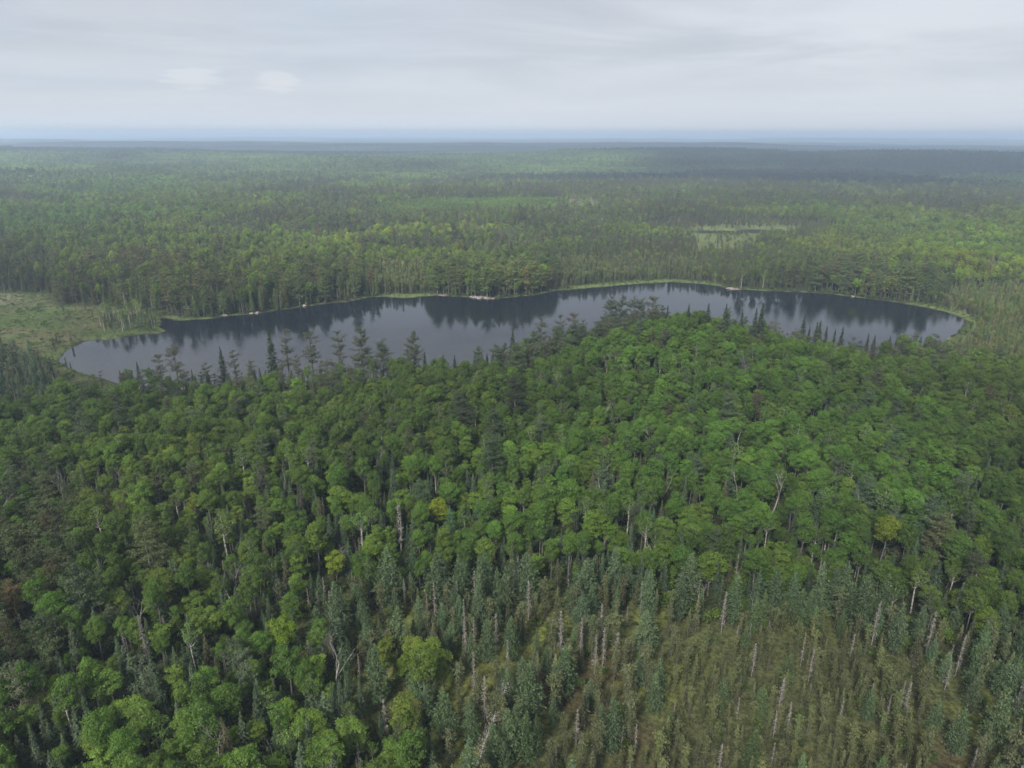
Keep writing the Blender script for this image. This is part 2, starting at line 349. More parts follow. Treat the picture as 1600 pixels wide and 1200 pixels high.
def pine(seed, H=21, R=4.2, q=1.0, leaf=0.42, z0=0.22, tiers=21, tuft=False, flatk=0.5):
    rng = np.random.default_rng(seed); g = Geo(); T = Geo()
    r0 = 0.014 * H; T.tube([[0, 0, -0.4], [rng.normal(0, .15), rng.normal(0, .15), H * .5], [0, 0, H * .97]], [r0 * 1.2, r0 * .8, 0.04], 6 if q > .5 else 4)
    for i in range(tiers):
        t = min(max((i + rng.uniform(-.2, .2)) / (tiers - 1), 0), 1); z = H * (z0 + (0.97 - z0) * t)
        Rt = R * ((1 - t) ** 0.6 * (0.75 + 0.5 * math.sin(math.pi * min(1, t * 1.1))) + 0.10) if not tuft else R * math.sin(math.pi * (0.18 + 0.78 * t)) ** 0.7
        k = rng.integers(3, 6); a0 = rng.uniform(0, 6.28)
        for j in range(k):
            a = a0 + 6.283 * j / k + rng.normal(0, .3); l = Rt * rng.uniform(0.45, 1.15); z = min(z + rng.normal(0, .03) * H, H * .97)
            up = (0.05 + 0.70 * t + rng.normal(0, .12)) * l if not tuft else (0.1 + .5 * t) * l
            d = np.array([math.cos(a), math.sin(a), 0]); tip = np.array([0, 0, z]) + d * l + [0, 0, up]
            if q > 0.12: branchy(T, np.array([0, 0, z]), tip, r0 * 0.22, rng, 3, 0.03)
            for s in np.linspace(0.45, 1.0, 3 if l > 1.5 else 2):
                c = np.array([0, 0, z]) + d * l * s + [0, 0, up * s + 0.12]; r = (0.34 if not tuft else 0.40) * min(l, R * .6) * (1.15 - 0.35 * s) + 0.25
                n = max(3, int(q * 6.5 * r * r / (leaf * leaf)))
                dd = unit(rng.normal(size=(n, 3))); P = c + dd * r * rng.uniform(.5, 1.05, (n, 1)) * [1, 1, flatk if not tuft else 0.62]
                U = dd * [1, 1, .4] + [0, 0, 0.35]
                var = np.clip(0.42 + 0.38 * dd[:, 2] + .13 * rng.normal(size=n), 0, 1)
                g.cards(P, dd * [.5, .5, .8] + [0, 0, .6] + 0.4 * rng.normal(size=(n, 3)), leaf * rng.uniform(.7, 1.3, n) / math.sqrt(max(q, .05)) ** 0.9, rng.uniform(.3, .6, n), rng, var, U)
    return g, M_needle, T, (M_brown if tuft else M_grey)

def dead_broad(seed, H=13, q=1.0, leafy=0.0, spread=1.0):
    rng = np.random.default_rng(seed); T = Geo(); g = Geo(); tips = []
    def grow(p, d, l, r, lev):
        n = 4; pts = [p]
        for i in range(n - 1):
            d = unit(d + rng.normal(0, 0.13, 3) + [0, 0, 0.04]); pts.append(pts[-1] + d * l / (n - 1))
        r1 = r * (0.55 if lev else 0.62)
        (T if lev < 1 else g).tube(pts, np.linspace(r, r1, n), 5 if lev < 2 else 3)
        if lev >= (3 if q > .5 else 2): tips.append(pts[-1]); return
        for j in range(rng.integers(3, 5) if lev < 2 else 3):
            s = rng.integers(2, n) if lev else n - 1 - (j % 2)
            a = rng.uniform(0, 6.283); e = rng.uniform(0.4, 0.85) * spread
            side = unit(np.cross(d, [math.cos(a), math.sin(a), 0.3])); nd_ = unit(d * math.cos(e) + side * math.sin(e) + [0, 0, .15])
            grow(pts[s], nd_, l * rng.uniform(.45, .68), r1 * rng.uniform(.5, .75), lev + 1)
    grow(np.array([0, 0, -0.4]), np.array([rng.normal(0, .06), rng.normal(0, .06), 1.0]), H * 0.55, 0.012 * H + .05, 0)
    z = max([x[2] for x in tips] + [1])
    return g, M_dead, T, M_dead
def dead_spruce(seed, H=10, q=1.0, R=0.75, top=True):
    rng = np.random.default_rng(seed); T = Geo(); g = Geo()
    T.tube([[0, 0, -0.4], [rng.normal(0, .1), rng.normal(0, .1), H * .5], [rng.normal(0, .15), 0, H]], [0.13, 0.09, 0.02], 5 if q > .5 else 3)
    n = int(H * 13 * (q if q > .5 else 0.4))
    z = H * (0.2 + 0.78 * rng.random(n)); a = rng.uniform(0, 6.283, n); t = z / H
    l = R * (1.15 - t) * rng.uniform(.4, 1.3, n)
    d = np.stack([np.cos(a), np.sin(a), -0.35 + .2 * rng.normal(size=n)], 1)
    for i in range(n): g.tube([[0, 0, z[i]], [d[i, 0] * l[i] * .6, d[i, 1] * l[i] * .6, z[i] + d[i, 2] * l[i] * .3], [d[i, 0] * l[i], d[i, 1] * l[i], z[i] + d[i, 2] * l[i]]], [0.035, 0.03, 0.012], 3)
    m = n * 3; k = rng.integers(0, n, m); s = rng.uniform(.4, 1.0, m)
    P = np.stack([d[k, 0] * l[k] * s, d[k, 1] * l[k] * s, z[k] + d[k, 2] * l[k] * s], 1) + rng.normal(0, .06, (m, 3))
    g.cards(P, rng.normal(size=(m, 3)), rng.uniform(.15, .36, m), rng.uniform(.2, .5, m), rng, 0.5, np.stack([d[k, 0], d[k, 1], d[k, 2] - .6], 1))
    return g, M_twig, T, M_twig
def bush(seed, R=1.6, q=1.0, leaf=0.34):
    rng = np.random.default_rng(seed); g = Geo(); T = Geo()
    for i in range(5):
        a = rng.uniform(0, 6.28); c = np.array([math.cos(a) * R * .45, math.sin(a) * R * .45, R * rng.uniform(.5, 1.0)]); r = R * rng.uniform(.35, .6)
        n = int(q * 11 * r * r / leaf ** 2); d = unit(rng.normal(size=(n, 3))); d[:, 2] = np.abs(d[:, 2]) * .9 + .02
        P = c + d * r * rng.uniform(.6, 1.1, (n, 1)); P = P[P[:, 2] > 0]; d = d[:len(P)]
        g.cards(P, [0, 0, .8] + .5 * rng.normal(size=P.shape), leaf * rng.uniform(.7, 1.3, len(P)), rng.uniform(.5, .9, len(P)), rng, np.clip(.5 + .2 * rng.normal(size=len(P)), 0, 1))
        T.tube([[0, 0, -.2], c], [.05, .02], 3)
    return g, M_leaf, T, M_grey
def tussock(seed, q=1.0):
    rng = np.random.default_rng(seed); g = Geo(); n = 46
    a = rng.uniform(0, 6.28, n); r = rng.uniform(0, .9, n) ** .7; P = np.stack([np.cos(a) * r, np.sin(a) * r, rng.uniform(.06, .38, n) * (1.1 - r)], 1)
    g.cards(P, [0, 0, .5] + .6 * rng.normal(size=P.shape), rng.uniform(.25, .5, n), .4, rng, rng.random(n), np.stack([np.cos(a) * .4, np.sin(a) * .4, np.ones(n) * .6], 1))
    return g, M_leaf, Geo(), M_grey

# spec per kind: list of (lod0 builders), lod1, lod2
KINDS = {
 'aspen': lambda s, q, lf: broadleaf(s, H=14 + (s % 3), R=(2.9, 3.5, 2.4, 3.2, 2.7)[s % 5], cb=(.45, .36, .3, .5)[s % 4], q=q, leaf=lf * .82, nl=20 + 2 * (s % 5)),
 'maple': lambda s, q, lf: broadleaf(s, H=11 + s % 3, R=2.9 + .3 * (s % 3), cb=0.22, q=q, leaf=lf * .95, nl=26, dens=.8, flat=True),
 'birch': lambda s, q, lf: broadleaf(s, H=14.5, R=2.9, cb=0.5, q=q, leaf=lf * .95, nl=12, dens=.5, bark=M_white),
 'spruce': lambda s, q, lf: conifer(s, H=13 + s % 4, R=2.15 + .25 * (s % 3), z0=.06, q=q * 1.15, nb=9, tier=.33, leaf=lf * .98, ragged=.25, prof=.9),
 'bog_spruce': lambda s, q, lf: conifer(s, H=8.5 + s % 3, R=1.4 + .15 * (s % 3), z0=.12, q=q * 1.2, leaf=lf * .80, tier=.26, nb=7, ragged=.4, soft=.4, club=(s % 3 != 0), deadlow=.45 if s % 2 else .15, tg=.42),
 'tamarack': lambda s, q, lf: conifer(s, H=12 + s % 3, R=2.3 + .2 * (s % 3), z0=.10, q=q, leaf=lf * .85, tier=.38, nb=8, droop=-.10, prof=.72, bulge=.35, ragged=.3, soft=.75),
 'pine': lambda s, q, lf: pine(s, H=20 + s % 3, R=4.0 + .4 * (s % 3), q=q, leaf=lf * 1.1),
 'red_pine': lambda s, q, lf: pine(s, H=17 + s % 3, R=3.1, q=q, leaf=lf * 1.05, z0=.40, tiers=8, tuft=True),
 'dead_broad': lambda s, q, lf: dead_broad(s, H=15, q=q, spread=.8 + .15 * (s % 3)),
 'dead_spruce': lambda s, q, lf: dead_spruce(s, H=9 + s % 3, q=q, R=.7 + .1 * (s % 3)),
 'bush': lambda s, q, lf: bush(s, R=1.5, q=q, leaf=lf),
 'tussock': lambda s, q, lf: tussock(s, q),
}
NV = {'aspen': (6, 3, 3), 'maple': (5, 2, 2), 'birch': (4, 2, 2), 'spruce': (5, 3, 3), 'bog_spruce': (5, 3, 2), 'tamarack': (5, 2, 2), 'pine': (4, 3, 2),
      'red_pine': (4, 3, 2), 'dead_broad': (5, 2, 0), 'dead_spruce': (5, 2, 0), 'bush': (3, 0, 0), 'tussock': (3, 0, 0)}
QL = ((1.0, 0.36), (0.55, 0.40), (0.26, 0.46))
KID = {}                      # (kind, lod) -> list of pick indices
PARTS = {}                    # (kind, variant) lod0 -> (crown mesh, trunk mesh)
protos = bpy.data.collections.new('tree_sources')   # never linked to the scene: only a source for the far woods
pi = 0
def joined(name, g, gm, T, tm):
    V1, F1, A1 = g.arrays(); V2, F2, A2 = T.arrays()
    return mesh_np(name, np.concatenate([V1, V2]), [F1, F2 + len(V1)] if len(F2) else [F1], (gm, tm), {'var': ('FACE', np.concatenate([A1, A2]))}, np.concatenate([np.zeros(len(F1)), np.ones(len(F2))]))
def add_proto(me):
    global pi
    o = bpy.data.objects.new('source_%03d' % pi, me); protos.objects.link(o); pi += 1; return pi - 1
GE = {}
for kind, fn in KINDS.items():
    for lod in range(3):
        ids = []
        for k in range(NV[kind][lod]):
            q, lf = QL[lod]
            g, gm, T, tm = fn(100 + k * 7 + (k % 3), q, lf)
            ids.append(add_proto(joined(kind, g, gm, T, tm)))
            if lod == 0:
                V, F, A = g.arrays(); cm = mesh_np(kind + '_crown', V, [F], (gm,), {'var': ('FACE', A)})
                V, F, A = T.arrays(); tmh = mesh_np(kind + '_trunk', V, [F], (tm,)) if len(F) else None
                PARTS[(kind, k)] = (cm, tmh)
            if lod == 2: GE[(kind, k)] = (g, T)
        KID[(kind, lod)] = ids
# patches of distant wood, each about 80 m across
PATCH = {'broad': [], 'mixed': [], 'dark': []}
rngp = np.random.default_rng(5)
LODX = {}
for kind in ('aspen', 'spruce', 'pine'):
    for k in range(2): LODX[(kind, k)] = KINDS[kind](300 + k, 0.028, 0.66)[0].arrays()
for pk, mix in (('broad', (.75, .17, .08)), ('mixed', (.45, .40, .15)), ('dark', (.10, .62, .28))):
    for k in range(3):
        Vs, Fs, As, Ts, n = [], [], [], [], 0
        for gx in np.arange(-42, 43, 4.7):
            for gy in np.arange(-42, 43, 4.7):
                kd = rngp.choice(['aspen', 'spruce', 'pine'], p=mix); V, F, A = LODX[(kd, rngp.integers(2))]
                a = rngp.uniform(0, 6.28); sc = rngp.uniform(.5, .82); c, s = math.cos(a) * sc, math.sin(a) * sc
                W = np.stack([V[:, 0] * c - V[:, 1] * s, V[:, 0] * s + V[:, 1] * c, V[:, 2] * sc], 1) * [1.25, 1.25, 1]
                W += [gx + rngp.uniform(-2.5, 2.5), gy + rngp.uniform(-2.5, 2.5), 0]
                tn = {'aspen': (1.0, 1.0, 1.0), 'spruce': (.62, .62, .8), 'pine': (.75, .70, .85)}[kd]; tn = np.array(tn) * rngp.uniform(.8, 1.2)
                Vs.append(W); Fs.append(F + n); n += len(W); As.append(np.clip(A * .6 + rngp.uniform(0, .4), 0, 1)); 
        PATCH[pk].append(add_proto(mesh_np('wood_' + pk, np.concatenate(Vs), [np.concatenate(Fs)], (M_needle,), {'var': ('FACE', np.concatenate(As))})))

# ================================================================== ground
ang = np.concatenate([np.arange(-46, 46.01, 0.25), np.arange(50, 314, 4.0)])
rad = np.concatenate([[2, 15, 30, 45], np.arange(55, 620, 2.6), 620 * np.exp(np.arange(1, 125) * 0.035)])
rad = rad[rad < 48000]
A_, R2 = np.meshgrid(R_(1) * ang, rad, indexing='xy')
gx = (np.sin(A_) * R2).ravel(); gy = (np.cos(A_) * R2).ravel()
gz = terr(gx, gy)
na, nr = len(ang), len(rad)
i = np.arange(nr - 1)[:, None] * na; j = np.arange(na)[None]; j2 = (j + 1) % na
Fg = np.stack([i + j, i + j2, i + na + j2, i + na + j], -1).reshape(-1, 4)[:, ::-1]
V = np.stack([gx, gy, gz], 1)
V = np.concatenate([V, [[0, 0, float(terr(np.array([0.]), np.array([0.1]))[0])]]]); ctr = len(V) - 1
F3 = np.stack([np.arange(na), np.full(na, ctr), (np.arange(na) + 1) % na], 1)[:, ::-1]
def fringe_w(px):
    return 1.6 + 6.5 * np.maximum.reduce([smooth(580, 605, px) * smooth(690, 670, px), smooth(870, 900, px) * smooth(1135, 1105, px) , smooth(1400, 1450, px), smooth(110, 60, px), .5 * smooth(255, 270, px) * smooth(340, 320, px)])
def ground_col(x, y):
    d = np.hypot(x, y)
    c = np.tile([0.035, 0.042, 0.018], (len(x), 1))
    def put(m, col): 
        nonlocal c
        m = m[:, None]; c = c * (1 - m) + np.asarray(col) * m
    put(smooth(3000, 8000, d), (0.030, 0.050, 0.028))
    n = fbm(x, y, 9, 41, 3); n2 = fbm(x, y, 26, 43, 2)
    b = smooth(6, -6, poly_sd(x, y, BOG)); put(b, (0.075, 0.084, 0.034)); put(b * smooth(.45, .62, n), (0.11, 0.122, 0.036)); put(b * smooth(.58, .72, n2) * .7, (0.065, 0.045, 0.028))
    put(smooth(4, -8, poly_sd(x, y, OLIVE)) * .8, (0.058, 0.062, 0.030))
    b = smooth(5, -5, poly_sd(x, y, ROLIVE)); put(b, (0.085, 0.095, 0.035))
    b = smooth(5, -5, poly_sd(x, y, LSPRUCE)); put(b, (0.07, 0.085, 0.04))
    b = smooth(3, -4, poly_sd(x, y, MARSH)); put(b, (0.064, 0.074, 0.032)); put(b * smooth(.42, .6, n2), (0.060, 0.084, 0.030)); put(b * smooth(.52, .66, fbm(x, y, 15, 47, 2)) * .7, (0.090, 0.080, 0.045)); put(b * smooth(.6, .75, n) * .5, (0.12, 0.115, 0.07))
    px, py = g2px(x, y, 0 * x)[:2]
    put(b * smooth(60, 10, px) * smooth(490, 468, py) * .6, (0.12, 0.115, 0.08))
    sl = poly_sd(x, y, LAKE)
    wd = fringe_w(px) * (.6 + .8 * fbm(x, y, 12, 91, 2))
    f = smooth(1.25, .8, sl / wd) * (sl > -1); put(f, (0.082, 0.108, 0.040))
    put(smooth(1.4, .6, sl), (0.03, 0.028, 0.02))
    for cx, cy_, r in ((752, 466, 3.2), (1144, 452, 2.2), (692, 462, 1.4)):
        a, b_ = px2g(cx, cy_); put(smooth(r * 1.6, r * .8, np.hypot((x - a) * .55, y - b_)), (0.20, 0.165, 0.14))
    sp = poly_sd(x, y, POND); put(smooth(6, -6, poly_sd(x, y, WET)) * (sp > 0), (0.082, 0.098, 0.040))
    for pts in ([(600,249),(640,252),(640,253.2),(600,251)], [(578,243.6),(590,243.6),(590,244.8),(578,244.8)], [(1292,217.6),(1322,217.6),(1322,218.6),(1292,218.6)], [(1192,217.2),(1206,217.2),(1206,218.2),(1192,218.2)]):
        q_ = in_poly(px, py, pts); put(q_.astype(float) * (d > 900), (0.50, 0.40, 0.30))
    return c
gcol = ground_col(V[:, 0], V[:, 1])
m, t = mat('ground_cover')
at = nd(t, 'ShaderNodeAttribute', attribute_name='gcol'); geo = nd(t, 'ShaderNodeNewGeometry')
n1 = nd(t, 'ShaderNodeTexNoise', i={'Scale': 1.3, 'Detail': 5.0, 'Roughness': .65}); t.links.new(geo.outputs['Position'], n1.inputs['Vector'])
n2 = nd(t, 'ShaderNodeTexNoise', i={'Scale': 0.012, 'Detail': 6.0, 'Roughness': .7}); t.links.new(geo.outputs['Position'], n2.inputs['Vector'])
f = math_(t, 'MULTIPLY', maprange(t, n1.outputs[0], .3, .7, .55, 1.5), maprange(t, n2.outputs[0], .3, .7, .75, 1.25))
sc_ = nd(t, 'ShaderNodeVectorMath', operation='SCALE'); t.links.new(at.outputs['Color'], sc_.inputs[0]); t.links.new(f, sc_.inputs['Scale'])
df = nd(t, 'ShaderNodeBsdfDiffuse'); t.links.new(sc_.outputs[0], df.inputs[0])
bp = nd(t, 'ShaderNodeBump', i={'Strength': .8, 'Distance': .3}); t.links.new(n1.outputs[0], bp.inputs['Height']); t.links.new(bp.outputs[0], df.inputs['Normal'])
o = nd(t, 'ShaderNodeOutputMaterial'); t.links.new(df.outputs[0], o.inputs[0])
gm_ = mesh_np('ground', V, [Fg, F3], (m,), {'gcol': ('POINT', gcol)}, smooth_=True)
ground = bpy.data.objects.new('ground', gm_); C.objects.link(ground); ground['kind'] = 'structure'
ground['label'] = 'forest floor, bog and marsh ground running out to the horizon'
# ------------------------------------------------------------------ water
def water_mat(name, base=(0.006, 0.009, 0.014), rough=0.06, bump=0.19, sc=0.8):
    m, t = mat(name)
    geo = nd(t, 'ShaderNodeNewGeometry')
    mp = nd(t, 'ShaderNodeMapping'); mp.inputs['Scale'].default_value = (1, 1, 1); t.links.new(geo.outputs['Position'], mp.inputs[0])
    n = nd(t, 'ShaderNodeTexNoise', i={'Scale': sc, 'Detail': 3.0, 'Roughness': .6}); t.links.new(mp.outputs[0], n.inputs['Vector'])
    nb = nd(t, 'ShaderNodeTexNoise', i={'Scale': .012, 'Detail': 3.0}); t.links.new(mp.outputs[0], nb.inputs['Vector'])
    b = nd(t, 'ShaderNodeBump', i={'Distance': .22}); t.links.new(n.outputs[0], b.inputs['Height']); t.links.new(maprange(t, nb.outputs[0], .4, .62, bump * .35, bump), b.inputs['Strength'])
    p = nd(t, 'ShaderNodeBsdfPrincipled', i={'Base Color': base + (1,), 'IOR': 1.33})
    t.links.new(maprange(t, nb.outputs[0], .4, .62, rough * .6, rough), p.inputs['Roughness'])
    t.links.new(b.outputs[0], p.inputs['Normal'])
    o = nd(t, 'ShaderNodeOutputMaterial'); t.links.new(p.outputs[0], o.inputs[0]); return m
def sheet(name, poly, z, m, grow=3.0, label=''):
    P = np.array(poly); c = P.mean(0)
    e = np.roll(P, -1, 0) - np.roll(P, 1, 0); nn = np.stack([e[:, 1], -e[:, 0]], 1); nn /= np.linalg.norm(nn, axis=1, keepdims=True)
    if poly_sd(np.array([P[5, 0] + nn[5, 0]]), np.array([P[5, 1] + nn[5, 1]]), poly)[0] < 0: nn = -nn
    Q = P + nn * grow
    me = bpy.data.meshes.new(name); me.from_pydata([(a, b, z) for a, b in Q], [], [list(range(len(Q)))]); me.materials.append(m); me.update()
    if me.polygons[0].normal.z < 0: me.flip_normals()
    o = bpy.data.objects.new(name, me); C.objects.link(o); o['kind'] = 'structure'; o['label'] = label; return o
sheet('lake_water', LAKE, 0.0, water_mat('lake_surface'), 3.0, 'dark still lake reflecting the shore trees and pale sky')
sheet('pond_water', POND, 0.0, water_mat('pond_surface', (0.02, 0.022, 0.018), .1, .05), 3.0, 'small dark bog pond beyond the lake')

# ================================================================== planting
rng = np.random.default_rng(2024)
def jgrid(dmin, dmax, sp, half=45.0, jit=.42):
    X = dmax * math.sin(R_(half)) + 20
    xs = np.arange(-X, X, sp); ys = np.arange(0, dmax + 20, sp * .866)
    gx_, gy_ = np.meshgrid(xs, ys); gx_ = gx_ + (np.arange(len(ys)) % 2)[:, None] * sp / 2
    x = (gx_ + rng.uniform(-jit, jit, gx_.shape) * sp).ravel(); y = (gy_ + rng.uniform(-jit, jit, gy_.shape) * sp).ravel()
    d = np.hypot(x, y); a = np.degrees(np.arctan2(np.abs(x) - 62, y))
    k = (d > dmin) & (d < dmax) & (a < half - 5); return x[k], y[k]
REC = []      # planted: dict arrays
TINT = {'aspen': (0.086, 0.138, 0.018), 'maple': (0.122, 0.168, 0.021), 'birch': (0.104, 0.150, 0.030), 'spruce': (0.062, 0.082, 0.036), 'bog_spruce': (0.078, 0.088, 0.040),
        'tamarack': (0.070, 0.106, 0.047), 'pine': (0.070, 0.092, 0.040), 'red_pine': (0.076, 0.082, 0.040), 'dead_broad': (.3, .3, .3), 'dead_spruce': (.3, .3, .3), 'bush': (0.085, 0.135, 0.020), 'tussock': (.085, .098, .032)}
def plant(x, y, kinds, probs, smin=.75, smax=1.2, tintm=None, tvar=.16):
    """probs (n,K) rows; a row summing under 1 leaves bare ground"""
    n = len(x)
    if n == 0: return
    cum = np.cumsum(probs, 1); u = rng.random(n)[:, None]; k = (u > cum).sum(1)
    tm = np.ones((n, 3)) if tintm is None else tintm
    for ki, kd in enumerate(kinds):
        m_ = k == ki
        if not m_.any(): continue
        c = int(m_.sum()); base = np.array(TINT[kd])
        t_ = base * tm[m_] * (1 + tvar * rng.normal(size=(c, 1))).clip(.55, 1.6) * (1 + .035 * rng.normal(size=(c, 3)))
        if kd in ('red_pine', 'spruce'):
            b_ = rng.random(c) < .10; t_[b_] *= [1.15, .78, .8]
        sc = rng.uniform(smin, smax, c) if np.ndim(smin) == 0 else rng.uniform(smin[m_], smax[m_])
        REC.append(dict(kind=kd, x=x[m_], y=y[m_], s=sc, t=np.clip(t_, .01, .5)))
# ---- near and middle wood, single trees out to 1500 m
x, y = jgrid(58, 420, 3.05); x2, y2 = jgrid(420, 1500, 4.0)
x = np.concatenate([x, x2]); y = np.concatenate([y, y2])
d = np.hypot(x, y); sl = poly_sd(x, y, LAKE); sp = poly_sd(x, y, POND); sb = poly_sd(x, y, BOG); sm = poly_sd(x, y, MARSH); sro = poly_sd(x, y, ROLIVE); sls = poly_sd(x, y, LSPRUCE)
br_ = poly_sd(x, y, BROWN); yg = poly_sd(x, y, YOUNG) + 60 * (fbm(x, y, 40, 57, 2) - .5); gs = poly_sd(x, y, GREYS)
px, py, dep = g2px(x, y, 0 * x)
ymid = np.interp(px, [0, 90, 250, 500, 800, 1000, 1200, 1400, 1500], [560, 568, 550, 530, 508, 482, 500, 515, 513])
far = (py < ymid) & (d > 290)
KN = ['aspen', 'maple', 'birch', 'spruce', 'bog_spruce', 'tamarack', 'pine', 'red_pine', 'dead_broad', 'dead_spruce']
IX = {k: i for i, k in enumerate(KN)}
P = np.zeros((len(x), len(KN)))
def row(**k):
    r = np.zeros(len(KN))
    for a, b in k.items(): r[IX[a]] = b
    return r
nA = fbm(x, y, 45, 51, 2); nB = fbm(x, y, 150, 53, 2); nC = fbm(x, y, 420, 55, 3)
P[:] = row(aspen=.56, maple=.20, birch=.10, spruce=.085, pine=.014, red_pine=.02, dead_broad=.06, dead_spruce=.022)
def setw(mask, r, w=None):
    w = np.ones(len(x)) if w is None else np.clip(w, 0, 1)
    w = np.where(mask, w, 0)[:, None]; P[:] = P * (1 - w) + r * w
near = ~far
# spruce-fir pockets in the near wood: towards the bog and low left
setw(near, row(aspen=.30, maple=.22, birch=.06, spruce=.27, tamarack=.03, red_pine=.02, dead_spruce=.05, dead_broad=.02), smooth(50, 12, sb) * .9)
setw(near & (px < 640) & (py > 780), row(aspen=.24, maple=.20, birch=.04, spruce=.38, red_pine=.03, dead_spruce=.07, dead_broad=.02), .25 + smooth(.36, .56, nA))
setw(near & (br_ < 3), row(red_pine=.62, aspen=.12, spruce=.1, dead_spruce=.05, dead_broad=.03))
setw(near & (sl < 17) & (px > 180), row(spruce=.50, aspen=.22, red_pine=.06, pine=.05, dead_broad=.02, dead_spruce=.04))
# mid and far woods
conf = smooth(.47, .58, nB * .6 + nC * .4)
setw(far, row(aspen=.52, maple=.26, birch=.03, spruce=.09, pine=.03, red_pine=.04, dead_broad=.01), np.ones(len(x)))
setw(far, row(aspen=.18, maple=.05, spruce=.45, pine=.10, red_pine=.18, dead_spruce=.02), conf)
bnd = (py < 345) & (py > 280) & (px > 640)
setw(far & bnd, row(aspen=.15, spruce=.45, pine=.15, red_pine=.22), np.full(len(x), .75))
# far shore
setw(far & (px < 600) & (px > 70) & (py > 440) , row(spruce=.58, pine=.12, red_pine=.16, aspen=.08, dead_spruce=.03), smooth(75, 40, sl))
setw(far & (px < 600) & (px > -200) & (py < 480) & (py > 415), row(spruce=.62, bog_spruce=.05, pine=.06, red_pine=.1, aspen=.1), smooth(330, 250, px) * .9)
setw(far & (px > 590) & (px < 680) & (py > 425), row(bog_spruce=.9, spruce=.04))
setw(far & (px > 668) & (px < 872) & (py > 438), row(pine=.34, red_pine=.36, aspen=.16, spruce=.10))
setw(far & (px > 868) & (px < 1100) & (py > 418) & (py < 470), row(bog_spruce=.86, spruce=.05, tamarack=.05))
setw(far & (px > 1095) & (px < 1450) & (py > 430), row(pine=.40, red_pine=.22, aspen=.12, spruce=.16, birch=.03), smooth(60, 40, sl))
setw(far & (px > 1180) & (px < 1700) & (py > 395) & (sl > 45), row(aspen=.45, maple=.25, bog_spruce=.16, spruce=.06), np.full(len(x), .8))
setw((sro < 4), row(bog_spruce=.84, tamarack=.07, dead_spruce=.02)); setw(sls < 4, row(bog_spruce=.80, spruce=.10, dead_spruce=.03))
setw(yg < 0, row(aspen=.98)); setw(gs < 0, row(dead_broad=.95))
pond_sur = (sp > 0) & (sp < 45); setw(pond_sur, row(spruce=.55, dead_broad=.02, dead_spruce=.03, bog_spruce=.3))
ok = (sl > np.where(far, fringe_w(px), 5.0)) & (sp > 7) & (sm > 3) & (sb > 1)
ok &= ~((sl < 14) & far & (rng.random(len(x)) < .25))
ok &= ~((sro < 0) | (sls < 0)); swt = poly_sd(x, y, WET) + 14 * (fbm(x, y, 14, 59, 2) - .5); ok &= (swt > 0) | ((swt > -34) & (sp > 5) & (rng.random(len(x)) < .16)); ok &= ~((px < 200) & (sl < 22) & near)
frontw = (swt < 120) & (d < 800)
# scattered trunks only on the marsh rim
smin = np.where(d < 420, .38, .42); smax = np.where(d < 420, .84, .76)
tallshore = far & (sl < 60) & (((px > 60) & (px < 600)) | ((px > 668) & (px < 872)) | ((px > 1095) & (px < 1450))) | (far & (px < 330) & (py < 485) & (py > 420))
wts = smooth(75, 45, sl) * tallshore; wts = np.maximum(wts, .8 * (far & (px < 330) & (py < 485) & (py > 420))); smin = smin + wts * .20; smax = smax + wts * .30
big = far & (rng.random(len(x)) < .035); smax[big] = 1.15; smin[big] = .85
bl = near & (px < 700) & (py > 820); smax[bl] = .84; smin[yg < 0] = .32; smax[yg < 0] = .45
bs = far & ((px > 590) & (px < 680) & (py > 425) | (px > 868) & (px < 1100) & (py > 418)); smin[bs] = .7; smax[bs] = 1.05
smin[frontw] = .32; smax[frontw] = .52; shore = (sl < 30) & near; smin[shore] = .45; smax[shore] = .8
spx = near & (sl < 34); clump = spx & (((px > 225) & (px < 320)) | ((px > 335) & (px < 400)) | ((px > 405) & (px < 620)) | ((px > 775) & (px < 915)) | ((px > 925) & (px < 1040)) | ((px > 1185) & (px < 1500)))
setw(clump, row(spruce=.52, red_pine=.20, aspen=.12, dead_spruce=.04, dead_broad=.02)); smin[clump] = .45; smax[clump] = np.where(px[clump] < 640, .76, .90)
pn = clump & (px > 780) & (px < 1040); setw(pn, row(red_pine=.45, pine=.1, spruce=.25, aspen=.1)); smax[pn] = .95
tm = np.ones((len(x), 3))
tm *= (1 + .7 * (nA - .5))[:, None]; tm *= np.where(far, 1 + 1.1 * (nC - .5), 1)[:, None]
tm[:, 0] *= 1 + .5 * (nB - .5); tm[:, 2] *= 1 - .3 * (nB - .5)
lit = far & (conf < .5); tm[lit] *= [1.36, 1.26, 1.0]  # sunlit look of the far broadleaf stands painted into their tint
sunny = (((px > 1150) & (py > 385) & (py < 450)) | ((px > 520) & (px < 900) & (py > 350) & (py < 395))) & (conf < .6); tm[sunny] *= [1.3, 1.18, .9]  # patches of sunlight beyond the lake, put in as brighter, yellower tint
tm[br_ < 3] *= [.92, 1.10, .8]
tm[yg < 0] *= [.85, .80, 1.2]
tm[far & (px > 668) & (px < 872) & (py > 438)] *= [1.0, 1.06, .95]; tm[far & (sl < 60)] *= [1.05, 1.12, .95]
plant(x[ok], y[ok], KN, P[ok], smin[ok], smax[ok], tm[ok])
